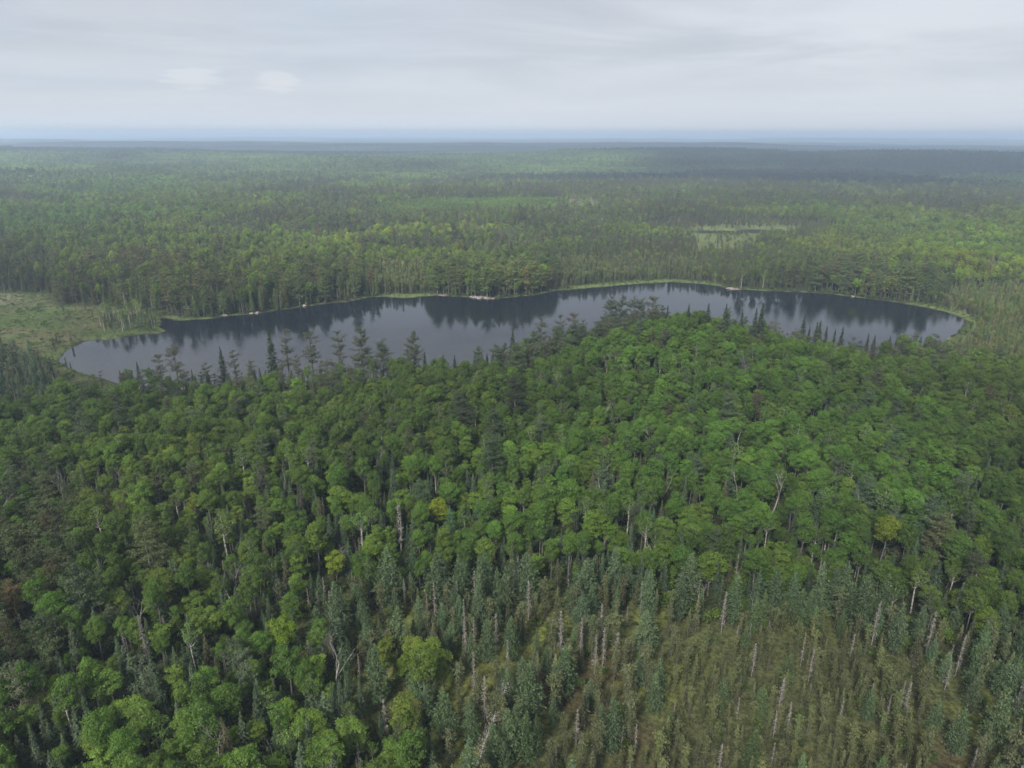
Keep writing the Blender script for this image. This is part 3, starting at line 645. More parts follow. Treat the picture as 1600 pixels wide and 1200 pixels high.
# ---- denser small conifers: bog, right swamp, left swamp, far bog spruce belts
x, y = jgrid(58, 240, 2.5); sb = poly_sd(x, y, BOG); so = poly_sd(x, y, OLIVE); px, py, dep = g2px(x, y, 0 * x)
k = sb < 1.5; x, y, sb, so, px, py = x[k], y[k], sb[k], so[k], px[k], py[k]
P = np.zeros((len(x), len(KN))); nA = fbm(x, y, 14, 61, 2)
tmk = np.clip(smooth(-26, -6, sb) + smooth(860, 560, px), 0, 1)
P[:] = row(bog_spruce=.31, tamarack=.10, dead_spruce=.10, dead_broad=.001); P[:] *= (.45 + 1.0 * smooth(.35, .6, fbm(x, y, 9, 63, 2)))[:, None]
setw(np.ones(len(x), bool), row(tamarack=.32, bog_spruce=.18, dead_spruce=.06), tmk * smooth(.30, .45, nA))
setw(so < 0, row(bog_spruce=.74, tamarack=.02, dead_spruce=.09), smooth(3, -6, so))
smin = np.where(so < 0, .45, .50); smax = np.where(so < 0, .82, 1.08); tm = np.ones((len(x), 3)); tm[so < 0] *= [1.0, 1.0, .85]
low = (px < 720) & (py > 1060); setw(low, row(bush=0) if 0 else row(maple=.14, tamarack=.10, aspen=.03, bog_spruce=.10, dead_spruce=.03), np.full(len(x), .8))
plant(x, y, KN, P, smin, smax, tm)
for poly_, lo_, hi_, spc in ((ROLIVE, .40, .75, 2.5), (LSPRUCE, .6, 1.05, 2.6)):
    x, y = jgrid(150, 700, spc, 47); s_ = poly_sd(x, y, poly_); sl = poly_sd(x, y, LAKE); k = (s_ < 0) & (sl > 8); x, y = x[k], y[k]; px = g2px(x, y, 0 * x)[0]
    P = np.zeros((len(x), len(KN))); P[:] = row(bog_spruce=.55, tamarack=.05, dead_spruce=.012)
    tmm = np.ones((len(x), 3)) * ([1.4, 1.4, 1.0] if poly_ is ROLIVE else [.85, .95, 1.1]); plant(x, y, KN, P, lo_, hi_, tmm)
# small spruces along the far bog belts and round the marsh head
x, y = jgrid(400, 640, 3.0); sl = poly_sd(x, y, LAKE); px, py, _ = g2px(x, y, 0 * x)
k = (((px > 592) & (px < 682) & (py > 428)) | ((px > 868) & (px < 1105) & (py > 420))) & (sl > 9); x, y = x[k], y[k]
P = np.zeros((len(x), len(KN))); P[:] = row(bog_spruce=.6); plant(x, y, KN, P, .55, .95, np.ones((len(x), 3)) * [1.05, 1.1, 1.0])
x, y = jgrid(300, 430, 3.2, 45); sl = poly_sd(x, y, LAKE); px, py, _ = g2px(x, y, 0 * x)
k = (px > 150) & (px < 262) & (py < 520) & (py > 492) & (sl > 2.5); x, y = x[k], y[k]
P = np.zeros((len(x), len(KN))); P[:] = row(bog_spruce=.22, birch=.10, tamarack=.08); plant(x, y, KN, P, .45, .8)
# ---- undergrowth: bushes under the near broadleaves, leatherleaf and tussocks on the bog and marsh
x, y = jgrid(58, 300, 3.4); sb = poly_sd(x, y, BOG); sl = poly_sd(x, y, LAKE); sm = poly_sd(x, y, MARSH); sls = poly_sd(x, y, LSPRUCE); k = (sb > -3) & (sl > 3) & (sm > 0) & (sls > 0); x, y = x[k], y[k]
plant(x, y, ['bush'], np.full((len(x), 1), .55), .7, 1.5)
x, y = jgrid(58, 210, 1.7); sb = poly_sd(x, y, BOG); k = sb < 2; x, y = x[k], y[k]; nA = fbm(x, y, 11, 71, 2)
plant(x, y, ['tussock', 'bush'], np.stack([np.full(len(x), .62), .03 + .10 * smooth(.5, .7, nA)], 1), .5, 1.1, np.ones((len(x), 3)) * [.75, .72, .9], .25)
x, y = jgrid(230, 620, 3.2, 47); sm = poly_sd(x, y, MARSH); sl = poly_sd(x, y, LAKE); k = ((sm < 0) | ((sl > 1.5) & (sl < 9) & (np.hypot(x, y) > 330))) & (sl > 1.2); x, y = x[k], y[k]
plant(x, y, ['tussock', 'bush'], np.tile([.55, .10], (len(x), 1)), .7, 1.4, np.ones((len(x), 3)) * [.9, .95, .95] * (.7 + .6 * fbm(x, y, 20, 79, 2))[:, None], .22)

# ragged brush along the waterline
x, y = jgrid(280, 640, 2.1, 47); sl = poly_sd(x, y, LAKE); k = (sl > .8) & (sl < 9); x, y, sl = x[k], y[k], sl[k]; px, py, _ = g2px(x, y, 0 * x); nA = fbm(x, y, 9, 77, 2)
pb = smooth(.40, .6, nA) * .55; plant(x, y, ['bush', 'bog_spruce'], np.stack([pb, pb * .22], 1), .25, .75, np.ones((len(x), 3)) * [1.0, .95, 1.3], .25)
# low young spruces and brush closing the foot of the far shore wood
x, y = jgrid(330, 640, 2.6, 47); sl = poly_sd(x, y, LAKE); px, py, _ = g2px(x, y, 0 * x); yf = np.interp(px, [0, 90, 250, 500, 800, 1000, 1200, 1400, 1500], [560, 568, 550, 530, 508, 482, 500, 515, 513])
k = (sl > fringe_w(px)) & (sl < fringe_w(px) + 13) & (py < yf) & (px > 262); x, y = x[k], y[k]
plant(x, y, ['spruce', 'aspen', 'bush'], np.tile([.26, .10, .22], (len(x), 1)), .22, .5, None, .25)
x, y = jgrid(300, 560, 5.0, 47); sm = poly_sd(x, y, MARSH); k = (sm < -3) & (fbm(x, y, 30, 93, 2) > .52); x, y = x[k], y[k]
plant(x, y, ['bog_spruce', 'bush'], np.tile([.16, .34], (len(x), 1)), .3, .7, None, .25)
# ---- hero trees that the photograph singles out: (kind, variant, foot px, ground distance m, height m, tint multiplier, label)
HEROES = []
def hero(kd, k, tx, ty, dist, Hh, label, tint=None, lean=None, cat=None):
    """the top shows at pixel (tx, ty) of the photograph; it stands DIST m away"""
    dv = CM @ np.array([(tx - 800) / FPX, (600 - ty) / FPX, -1.0]); dh = math.hypot(dv[0], dv[1])
    D = np.linspace(max(70, dist - 75), dist + 60, 60); X_, Y_ = dv[0] * D / dh, dv[1] * D / dh; tz = HC + dv[2] * D / dh
    cost = np.abs(tz - terr(X_, Y_) - Hh) + .015 * np.abs(D - dist) + 99 * (poly_sd(X_, Y_, LAKE) < 3)
    t_ = D[int(np.argmin(cost))] / dh; xx, yy = dv[0] * t_, dv[1] * t_
    HEROES.append(dict(kind=kd, k=k, x=xx, y=yy, H=Hh, label=label, tint=tint, lean=lean, topz=HC + dv[2] * t_))
hero('pine', 0, 645, 516, 268, 17, 'lone white pine rising over the treetops against the open lake')
hero('spruce', 1, 419, 510, 262, 21, 'tallest spire-topped spruce at the near shore, ragged and narrow')
hero('pine', 1, 563, 509, 270, 19, 'dark star-topped pine just beside the pair of bushy shore pines')
hero('pine', 2, 596, 528, 266, 16, 'broad bushy pine between the star-topped pine and the lone white pine')
hero('red_pine', 0, 527, 515, 268, 17, 'tall bushy red pine on the near shore, first of the dark clump')
hero('red_pine', 1, 483, 516, 270, 17, 'olive red pine between the narrow spire spruce and the dark clump')
hero('red_pine', 2, 444, 514, 272, 17, 'thin pale red pine close behind the ragged spire spruce')
hero('red_pine', 3, 268, 535, 272, 15, 'open-crowned pine over the narrow arm of the lake', [1, .95, 1])
hero('red_pine', 1, 245, 553, 270, 12, 'short bushy pine beside the open-crowned pine at the lake arm')
hero('red_pine', 0, 363, 545, 262, 12, 'low dark bushy pine over the near shore of the lake arm')
hero('spruce', 0, 343, 541, 264, 13, 'thin dark spruce beside the low bushy pine at the shore')
hero('spruce', 2, 186, 578, 262, 8, 'small black-green spruce tip alone against the lake arm')
hero('red_pine', 2, 155, 580, 258, 9, 'dark round pine closest to the marshy tip of the lake')
hero('spruce', 3, 213, 565, 262, 10, 'pale green cone of a young spruce before the lake arm')
hero('red_pine', 1, 896, 488, 262, 19, 'broad brownish pine dome standing above the bright aspens', [1.05, .82, .85])
hero('red_pine', 2, 876, 490, 300, 18, 'pale-topped pine at the shore behind the brownish dome')
hero('red_pine', 0, 846, 495, 300, 16, 'greyish pine at the end of the shore clump by open water')
hero('spruce', 2, 801, 514, 290, 12, 'slim dark spruce leading the row of shore spruces')
hero('pine', 3, 955, 462, 318, 19, 'first bushy pine of the grove jutting over mid lake')
hero('pine', 0, 973, 460, 322, 20, 'bright-tipped pine in the grove jutting over mid lake')
hero('red_pine', 3, 992, 461, 322, 19, 'third pine of the mid lake grove with rounded top')
hero('pine', 2, 1003, 464, 326, 19, 'deep green pine inside the grove over mid lake')
hero('red_pine', 1, 1021, 462, 318, 18, 'last pine of the mid lake grove, pale and rounded')
for i_, (tx, ty, hh) in enumerate(((1077, 474, 13), (1044, 476, 12), (1108, 473, 14), (1136, 474, 14), (1161, 482, 13), (1193, 472, 15), (1183, 480, 12))):
    hero('spruce', i_ % 5, tx, ty, 300, hh, ['dark spruce tip showing alone above the hill crest', 'small spruce tip on the crest next to the pine grove', 'pointed spruce standing up from the crest aspens', 'twin-tipped dark spruce on the hill crest', 'wide low spruce on the hill crest before the lake', 'tall full spruce at the end of the crest row', 'slender spruce tucked beside the tall full one'][i_])
for i_, (tx, ty, hh) in enumerate(((1258, 491, 17), (1278, 502, 15), (1283, 500, 15), (1293, 509, 14), (1306, 513, 14), (1318, 510, 15), (1358, 520, 13), (1368, 523, 12), (1392, 524, 12), (1402, 526, 12), (1412, 523, 12), (1424, 527, 11), (1440, 525, 12), (1330, 538, 10), (1266, 509, 12))):
    hero('spruce', i_ % 5, tx, ty, 285, hh, ['tallest dark spruce of the loose shore row', 'narrow dark spruce in the middle of a tight pair', 'taller partner of the tight spruce pair', 'ragged spruce just past the tight pair', 'black-green spruce beside the forked white snag', 'full spruce behind the forked white snag', 'first spruce of the dense dark shore row', 'second spruce of the dense dark shore row', 'pointed spruce in the dense dark shore row', 'shoulder-high spruce in the dense dark shore row', 'wide spruce in the dense dark shore row', 'small spruce near the end of the dark shore row', 'end spruce of the dark shore row by the swamp', 'low spruce filling the gap between the shore rows', 'lesser spruce hugging the tallest of the loose row'][i_])
for i_, tx in enumerate((663, 692, 710, 742, 753, 761, 770, 778)):
    hero('spruce', i_ % 5, tx, 549 - i_ * 0.6 + (i_ % 3) * 3, 275, 9 + (i_ % 3), ['lone', 'thick', 'stubby', 'upright', 'pencil-thin', 'bluish', 'double-pointed', 'last'][i_] + ' small spruce tip against the water beyond the lone pine')
hero('pine', 1, 222, 803, 148, 16, 'huge spreading olive pine with tiered boughs in the broadleaf wood', [1.25, 1.15, .9])
hero('pine', 2, 1475, 798, 152, 15, 'broad pale pine with drooping boughs below the bright round aspen', [1.35, 1.15, 1.1])
hero('pine', 3, 1375, 572, 240, 15, 'wide olive pine with flat boughs in the wood below the shore row', [1.1, 1.0, .9])
hero('pine', 0, 1150, 498, 250, 12, 'rounded dark pine just under the hill crest')
hero('red_pine', 3, 1186, 610, 215, 15, 'brownish dying pine with a dense round crown', [1.0, .72, .85])
hero('aspen', 2, 1390, 803, 150, 14, 'bright green aspen with a perfectly round head and pale limbs', [1.55, 1.25, .9])
hero('aspen', 1, 441, 962, 118, 12, 'vivid green aspen with a full crown beside the bog spruces', [1.5, 1.45, .7])
hero('maple', 1, 522, 860, 138, 9, 'glowing yellow-green maple above the blue-green tamaracks', [1.4, 1.38, .8])
hero('maple', 2, 684, 778, 160, 10, 'yellow-green maple standing beside a thin brown spruce', [1.5, 1.35, .8])
hero('aspen', 4, 490, 815, 148, 14, 'rounded pale aspen taller than its neighbours, trunk showing', [1.3, 1.25, 1.1])
hero('red_pine', 0, 12, 905, 128, 12, 'rust-orange dying pine at the edge of the brown stand', [1.5, .95, .7])
hero('dead_broad', 0, 1163, 665, 190, 12, 'bare silvery tree with a fan of fine twigs below the dying pine')
hero('dead_broad', 1, 1296, 524, 262, 17, 'forked white snag standing over the lake shore')
hero('dead_broad', 2, 1218, 724, 172, 14, 'tall white double trunk reaching through the aspens')
hero('dead_broad', 3, 738, 568, 245, 13, 'bleached snag poking from the aspens near the lone pine')
hero('dead_broad', 4, 948, 547, 262, 12, 'small bleached snag among aspens above mid slope')
hero('dead_broad', 1, 1040, 712, 178, 14, 'pale fan-shaped snag in the middle of the wood')
hero('dead_broad', 2, 945, 694, 182, 14, 'bare grey tree with upswept limbs in mid wood')
hero('dead_broad', 0, 1160, 722, 172, 12, 'tangled silver snag behind the bare twiggy crown')
hero('dead_spruce', 1, 622, 785, 152, 14, 'tall grey dead spruce spire above the tamaracks')
hero('birch', 1, 345, 800, 152, 14, 'white-trunked birch with an open see-through crown')
hero('birch', 2, 148, 790, 150, 13, 'white forked birch near the brown pine stand')
hero('birch', 0, 1440, 885, 136, 12, 'low crowned birch with three white limbs')
hero('dead_spruce', 2, 215, 960, 118, 11, 'grey lichened dead spruce in the lower broadleaf wood')
hero('dead_spruce', 3, 945, 980, 112, 9, 'one of two bleached spruce poles side by side in the bog')
hero('dead_spruce', 4, 932, 990, 112, 9, 'shorter partner of the two bleached spruce poles in the bog')
hero('dead_spruce', 0, 1135, 925, 124, 10, 'pale dead spruce with shaggy twigs before the tamarack clump')
hero('tamarack', 1, 1027, 1050, 102, 9.5, 'full blue-green tamarack standing alone in the open bog')
hero('tamarack', 2, 665, 1070, 98, 10, 'broad tamarack with a dark foot in the lower bog')
hero('tamarack', 0, 585, 1005, 108, 13, 'tall layered tamarack at the edge of the broadleaf wood')
hero('tamarack', 3, 760, 965, 116, 10, 'soft blue-green tamarack ahead of grey dead spruces')
hero('tamarack', 4, 735, 1100, 94, 9, 'grey-green tamarack next to the fallen trunk')
hero('tamarack', 2, 1365, 1075, 98, 8, 'light green tamarack standing over the open moss')
hero('tamarack', 0, 1470, 1090, 96, 8, 'dense dark tamarack beside the open moss')
hero('tamarack', 1, 1510, 1105, 94, 10, 'bright tamarack leaning out near the open moss')

# ================================================================== objects from the planting
NAME = {'aspen': 'aspen_tree', 'maple': 'maple_tree', 'birch': 'birch_tree', 'spruce': 'spruce_tree', 'bog_spruce': 'black_spruce_tree', 'tamarack': 'tamarack_tree', 'pine': 'white_pine_tree',
        'red_pine': 'red_pine_tree', 'dead_broad': 'bare_dead_tree', 'dead_spruce': 'dead_spruce_tree'}
CATG = {'aspen': 'aspen', 'maple': 'maple', 'birch': 'birch', 'spruce': 'spruce', 'bog_spruce': 'black spruce', 'tamarack': 'tamarack', 'pine': 'white pine', 'red_pine': 'red pine', 'dead_broad': 'dead tree', 'dead_spruce': 'dead spruce'}
GRP = {'aspen': 'aspens of the near wood', 'maple': 'maples of the near wood', 'birch': 'birches among the aspens', 'spruce': 'spruces of the near wood and shore', 'bog_spruce': 'black spruces of the bog', 'tamarack': 'tamaracks of the bog',
       'pine': 'white pines', 'red_pine': 'red pines', 'dead_broad': 'bare bleached trees', 'dead_spruce': 'dead grey spruces'}
FOREST = {'aspen': 'aspen_woods', 'maple': 'maple_woods', 'birch': 'birch_woods', 'spruce': 'spruce_woods', 'bog_spruce': 'black_spruce_woods', 'tamarack': 'tamarack_woods', 'pine': 'white_pine_woods', 'red_pine': 'red_pine_woods',
          'dead_broad': 'dead_tree_woods', 'dead_spruce': 'dead_spruce_woods', 'bush': 'undergrowth', 'tussock': 'tussock_grass'}
HGT = {}
for (kd, k), (cm, tmh) in PARTS.items():
    z = np.zeros(len(cm.vertices) * 3, np.float32); cm.vertices.foreach_get('co', z); HGT[(kd, k)] = float(z[2::3].max()) if len(z) else 8.0
ALL = {}
for kd in KINDS:
    rs = [r for r in REC if r['kind'] == kd]
    if not rs: continue
    a = {k: np.concatenate([r[k] for r in rs]) for k in ('x', 'y', 's', 't')}
    n = len(a['x']); a['rot'] = rng.uniform(0, 6.283, n); a['w'] = rng.uniform(.78, 1.2, (n, 2)) * rng.uniform(.85, 1.12, (n, 1)); a['v'] = rng.integers(0, 10 ** 6, n)
    # clear a little room round the hero trees
    keep = np.ones(n, bool)
    for h in HEROES:
        rr = 2.6 if h['kind'] in ('pine', 'red_pine', 'aspen') else 1.7
        keep &= np.hypot(a['x'] - h['x'], a['y'] - h['y']) > rr
        # nothing taller right in front of it
        L0 = math.hypot(h['x'], h['y']); al = (a['x'] * h['x'] + a['y'] * h['y']) / L0; ac = np.abs(a['x'] * h['y'] - a['y'] * h['x']) / L0
        if kd not in ('bush', 'tussock'): keep &= ~((al < L0) & (al > L0 - 7) & (ac < 2.2))
    for k in a: a[k] = a[k][keep]
    a['z'] = terr(a['x'], a['y'])
    ALL[kd] = a
# choose the individuals: the 300 that show largest of each kind
IND = {}
for kd, a in ALL.items():
    n = len(a['x']); pick = np.zeros(n, bool)
    if kd in NAME:
        H0 = HGT[(kd, 0)]
        px, py, dep = g2px(a['x'], a['y'], a['z'] + a['s'] * H0 * .75)
        inn = (px > 4) & (px < 1596) & (py > 0) & (py < 1196) & (dep > 1)
        size = np.where(inn, a['s'] / dep, 0); nh = sum(h['kind'] == kd for h in HEROES)
        order = np.argsort(-size)[:max(0, 300 - nh)]; order = order[size[order] > 0]; order = order[(a['s'][order] * H0 / dep[order]) * FPX > 13]
        pick[order] = True
    IND[kd] = pick
# ---- labels
LANDM = [(645, 560, 'the lone shore pine'), (985, 500, 'the mid lake pine grove'), (222, 840, 'the huge spreading pine'), (1475, 840, 'the broad pale pine'), (1390, 830, 'the round bright aspen'), (1186, 640, 'the brownish dying pine'),
 (1163, 690, 'the bare silvery tree'), (896, 530, 'the brownish pine dome'), (60, 1000, 'the brown pine stand'), (440, 990, 'the vivid green aspen'), (780, 1160, 'the fallen grey trunk'), (1027, 1090, 'the lone bog tamarack'),
 (1300, 560, 'the forked white snag'), (419, 560, 'the spire spruce'), (685, 800, 'the yellow maple'), (1430, 1150, 'the open moss'), (1250, 1080, 'the dense olive spruces'), (110, 590, 'the marshy lake tip'), (1500, 560, 'the swamp at the lake end'),
 (945, 720, 'the upswept grey tree'), (1220, 750, 'the white double trunk'), (345, 830, 'the see-through birch'), (215, 1000, 'the lichened dead spruce'), (940, 1010, 'the two bleached poles'), (585, 1040, 'the tall layered tamarack'), (1130, 950, 'the shaggy dead spruce'),
 (560, 640, 'the dark pine clump'), (770, 660, 'the bleached snag'), (1500, 690, 'the wide olive pine'), (300, 660, 'the low dark bushy pine'), (850, 860, 'the bog head'), (1600, 950, 'the fallen white log'), (100, 700, 'the spruce swamp'), (750, 462, 'the rocky far landing'), (1144, 452, 'the small pink landing'),
 (250, 495, 'the marsh inlet'), (400, 485, 'the dark far shore'), (640, 463, 'the pale spruce bay'), (1000, 441, 'the lake head')]
LX = np.array([l[0] for l in LANDM]); LY = np.array([l[1] for l in LANDM])
def shade_word(kd, t):
    l = t @ [.25, .65, .1]; b = np.array(TINT[kd]) @ [.25, .65, .1]; r = l / b; w = (t[0] / t[1]) / (TINT[kd][0] / TINT[kd][1])
    a = 'dark' if r < .82 else 'deep' if r < .95 else 'mid' if r < 1.08 else 'light' if r < 1.25 else 'bright'
    h = 'bluish green' if w < .93 else 'yellowish green' if w > 1.08 else 'green'
    return a + ' ' + h
VARW = {'aspen': ['rounded', 'lobed', 'domed', 'loose-headed', 'dense', 'uneven'], 'maple': ['layered', 'spreading', 'tufted', 'low-branched', 'spiky-edged'], 'birch': ['thin', 'open', 'airy', 'lopsided'],
 'spruce': ['narrow', 'full', 'tapering', 'ragged', 'stout'], 'bog_spruce': ['club-topped', 'scraggly', 'slim', 'thick', 'patchy'], 'tamarack': ['feathery', 'broad', 'soft', 'conical', 'plump'], 'pine': ['tiered', 'shaggy', 'broad', 'irregular'],
 'red_pine': ['tufted', 'bushy', 'rounded', 'thin'], 'dead_broad': ['forked', 'twiggy', 'crooked', 'upswept', 'sparse'], 'dead_spruce': ['shaggy', 'stick-thin', 'lichened', 'broken', 'twiggy']}
NOUN = {'aspen': 'aspen', 'maple': 'maple', 'birch': 'birch', 'spruce': 'spruce', 'bog_spruce': 'black spruce', 'tamarack': 'tamarack', 'pine': 'white pine', 'red_pine': 'red pine', 'dead_broad': 'leafless tree', 'dead_spruce': 'dead spruce'}
used_l = {h['label'] for h in HEROES}
ind_xy = []
for kd, a in ALL.items():
    for i_ in np.nonzero(IND[kd])[0]: ind_xy.append((a['x'][i_], a['y'][i_], kd, i_))
IXY = np.array([(p[0], p[1]) for p in ind_xy]); 
def rel_word(dx, dy):
    if abs(dx) < 35 and dy > 0: return 'just before'
    if abs(dx) < 35: return 'just behind'
    return ('before' if dy > 0 else 'behind') if abs(dy) > abs(dx) * .8 else 'beside' if abs(dx) < 90 else 'a little off'
def make_label(kd, k, s, t, x, y, z):
    px, py, _ = [float(q_) for q_ in g2px(np.array(x), np.array(y), np.array(z + s * HGT[(kd, k)] * .8))]
    dd = np.hypot(LX - px, (LY - py) * 1.4); o_ = np.argsort(dd)
    hw = 'very small' if s < .55 else 'small' if s < .72 else 'smallish' if s < .86 else 'middling' if s < .98 else 'tall' if s < 1.1 else 'towering'
    body = f"{hw} {shade_word(kd, t) if not kd.startswith('dead') else 'grey'} {VARW[kd][k % len(VARW[kd])]} {NOUN[kd]}"
    dn = np.hypot(IXY[:, 0] - x, IXY[:, 1] - y); near_ = np.argsort(dn)[1:6]
    cands = []
    l1 = LANDM[o_[0]][2]; r1 = rel_word(px - LX[o_[0]], py - LY[o_[0]])
    cands.append(f"{body} {r1} {l1}")
    for q_ in near_:
        kd2, i2 = ind_xy[q_][2], ind_xy[q_][3]; a2 = ALL[kd2]; s2 = a2['s'][i2]; hw2 = 'taller' if s2 * HGT[(kd2, 0)] > s * HGT[(kd, k)] else 'shorter'
        cands.append(f"{body} by a {hw2} {NOUN[kd2]}, {r1} {l1}")
    for o2 in (1, 2, 3): cands.append(f"{body} between {l1} and {LANDM[o_[o2]][2]}")
    for q_ in near_[:3]:
        for q2 in near_[3:]: cands.append(f"{body} by {NOUN[ind_xy[q_][2]]} and {NOUN[ind_xy[q2][2]]}, {r1} {l1}")
    for q_ in near_:
        for o2 in (1, 2, 3, 4): cands.append(f"{hw} {shade_word(kd, t).split()[0] if not kd.startswith('dead') else 'grey'} {NOUN[kd]} by a {NOUN[ind_xy[q_][2]]} between {l1} and {LANDM[o_[o2]][2]}")
    for c in cands:
        if c not in used_l and len(c.split()) <= 16: used_l.add(c); return c
    return cands[0]
def tree_object(kd, k, x, y, z, s, rot, t, label, lean=None):
    r = bpy.data.objects.new(NAME[kd], None); C.objects.link(r); r.empty_display_size = .5
    r.location = (x, y, z); r.rotation_euler = (0, 0, rot) if lean is None else lean; r.scale = (s, s, s) if np.ndim(s) == 0 else s
    r['label'] = label; r['category'] = CATG[kd]; r['group'] = GRP[kd]
    cm, tmh = PARTS[(kd, k)]
    c = bpy.data.objects.new('crown', cm); C.objects.link(c); c.parent = r; c['tint'] = [float(q_) for q_ in t]
    if tmh:
        c2 = bpy.data.objects.new('trunk', tmh); C.objects.link(c2); c2.parent = r
    return r
for kd, a in ALL.items():
    nv = NV[kd][0]
    for i_ in np.nonzero(IND[kd])[0]:
        k = int(a['v'][i_] % nv); s = float(a['s'][i_])
        tree_object(kd, k, a['x'][i_], a['y'][i_], a['z'][i_], (s * a['w'][i_, 0], s * a['w'][i_, 1], s), a['rot'][i_], a['t'][i_], make_label(kd, k, s, a['t'][i_], a['x'][i_], a['y'][i_], a['z'][i_]))
for h in HEROES:
    kd, k = h['kind'], h['k']; z = float(terr(np.array([h['x']]), np.array([h['y']]))[0])
    Ht = max(h['topz'] - z, 3.0)          # reach the height at which the photograph shows the top
    sz = Ht / HGT[(kd, k)]; sx = max(h['H'] / HGT[(kd, k)], sz * .75)
    sx = min(max(sx, sz * .95), sz * 1.25)
    if kd == 'pine' and h['H'] < 17: sx = max(sx, sz * 1.15)
    t = np.array(TINT[kd]) * (h['tint'] if h['tint'] is not None else [.52, .56, .62] if kd == 'spruce' else [.9, .9, .95] if 'pine' in kd else [1, 1, 1])
    tree_object(kd, k, h['x'], h['y'], z, (sx, sx, sz), float(rng.uniform(0, 6.28)), np.clip(t, .01, .4), h['label'])

# ---- the rest: woods as stuff, trees set out on points
def wood_group():
    g = bpy.data.node_groups.new('set_out_trees', 'GeometryNodeTree')
    g.interface.new_socket('Geometry', in_out='INPUT', socket_type='NodeSocketGeometry'); g.interface.new_socket('Geometry', in_out='OUTPUT', socket_type='NodeSocketGeometry')
    n = g.nodes; gi = n.new('NodeGroupInput'); go = n.new('NodeGroupOutput')
    ci = n.new('GeometryNodeCollectionInfo'); ci.inputs['Collection'].default_value = protos; ci.inputs['Separate Children'].default_value = True; ci.inputs['Reset Children'].default_value = True
    ip = n.new('GeometryNodeInstanceOnPoints'); ip.inputs['Pick Instance'].default_value = True
    def na_(nm, ty):
        a = n.new('GeometryNodeInputNamedAttribute'); a.data_type = ty; a.inputs[0].default_value = nm; return a.outputs[0]
    g.links.new(gi.outputs[0], ip.inputs['Points']); g.links.new(ci.outputs[0], ip.inputs['Instance'])
    g.links.new(na_('idx', 'INT'), ip.inputs['Instance Index'])
    cx = n.new('ShaderNodeCombineXYZ'); g.links.new(na_('rot', 'FLOAT'), cx.inputs[2])
    er = n.new('FunctionNodeEulerToRotation'); g.links.new(cx.outputs[0], er.inputs[0]); g.links.new(er.outputs[0], ip.inputs['Rotation'])
    g.links.new(na_('sc', 'FLOAT_VECTOR'), ip.inputs['Scale'])
    g.links.new(ip.outputs[0], go.inputs[0]); return g
WG = wood_group()
def wood(name, x, y, z, idx, rot, sc, t, label):
    me = bpy.data.meshes.new(name); me.vertices.add(len(x)); me.vertices.foreach_set('co', np.stack([x, y, z], 1).astype(np.float32).ravel())
    a = me.attributes.new('idx', 'INT', 'POINT'); a.data.foreach_set('value', idx.astype(np.int32))
    a = me.attributes.new('rot', 'FLOAT', 'POINT'); a.data.foreach_set('value', rot.astype(np.float32))
    sc3 = sc if sc.ndim == 2 else np.repeat(sc[:, None], 3, 1)
    a = me.attributes.new('sc', 'FLOAT_VECTOR', 'POINT'); a.data.foreach_set('vector', sc3.astype(np.float32).ravel())
    a = me.attributes.new('tint', 'FLOAT_VECTOR', 'POINT'); a.data.foreach_set('vector', t.astype(np.float32).ravel())
    o = bpy.data.objects.new(name, me); C.objects.link(o); o['kind'] = 'stuff'; o['label'] = label
    md = o.modifiers.new('trees', 'NODES'); md.node_group = WG; return o
WLAB = {'bush': 'leafy undergrowth beneath the broadleaf trees', 'tussock': 'mossy tussocks and sedge on the bog and marsh'}
for kd, a in ALL.items():
    m_ = ~IND[kd]
    if not m_.any(): continue
    x, y, z = a['x'][m_], a['y'][m_], a['z'][m_]; d = np.hypot(x, y); v = a['v'][m_]
    lod = np.where(d < 330, 0, np.where(d < 720, 1, 2))
    while True:
        bad = np.array([len(KID[(kd, int(l))]) == 0 for l in (0, 1, 2)])[lod]
        if not bad.any(): break
        lod = np.where(bad, lod - 1, lod)
    idx = np.zeros(len(x), int)
    for l in (0, 1, 2):
        ids = np.array(KID[(kd, l)] or [0]); idx = np.where(lod == l, ids[v % len(ids)], idx)
    wood(FOREST[kd], x, y, z, idx, a['rot'][m_], np.stack([a['s'] * a['w'][:, 0], a['s'] * a['w'][:, 1], a['s']], 1)[m_], a['t'][m_], WLAB.get(kd, 'distant and smaller %ss merging into the wood' % NOUN.get(kd, kd)))
# ---- distant woods in patches
x, y = jgrid(1470, 12500, 66, 46, .2)
d = np.hypot(x, y); nB = fbm(x, y * 1.4, 700, 81, 3); nC = fbm(x, y, 300, 83, 2)
nB = nB + .24 * smooth(2200, 3600, d); kind_i = np.where(nB > .56, 2, np.where(nB > .47, 1, 0))  # dark conifer patches weighted up with distance, standing in for cloud shade
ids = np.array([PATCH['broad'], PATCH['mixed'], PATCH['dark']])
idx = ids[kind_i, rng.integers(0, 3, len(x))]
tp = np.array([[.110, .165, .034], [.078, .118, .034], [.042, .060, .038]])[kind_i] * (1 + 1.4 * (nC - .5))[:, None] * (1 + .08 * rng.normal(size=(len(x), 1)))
wood('distant_woods', x, y, terr(x, y), idx, rng.integers(0, 4, len(x)) * math.pi / 2 + rng.uniform(-.2, .2, len(x)), rng.uniform(.95, 1.15, len(x)), np.clip(tp, .01, .3), 'unbroken boreal forest fading toward the horizon')

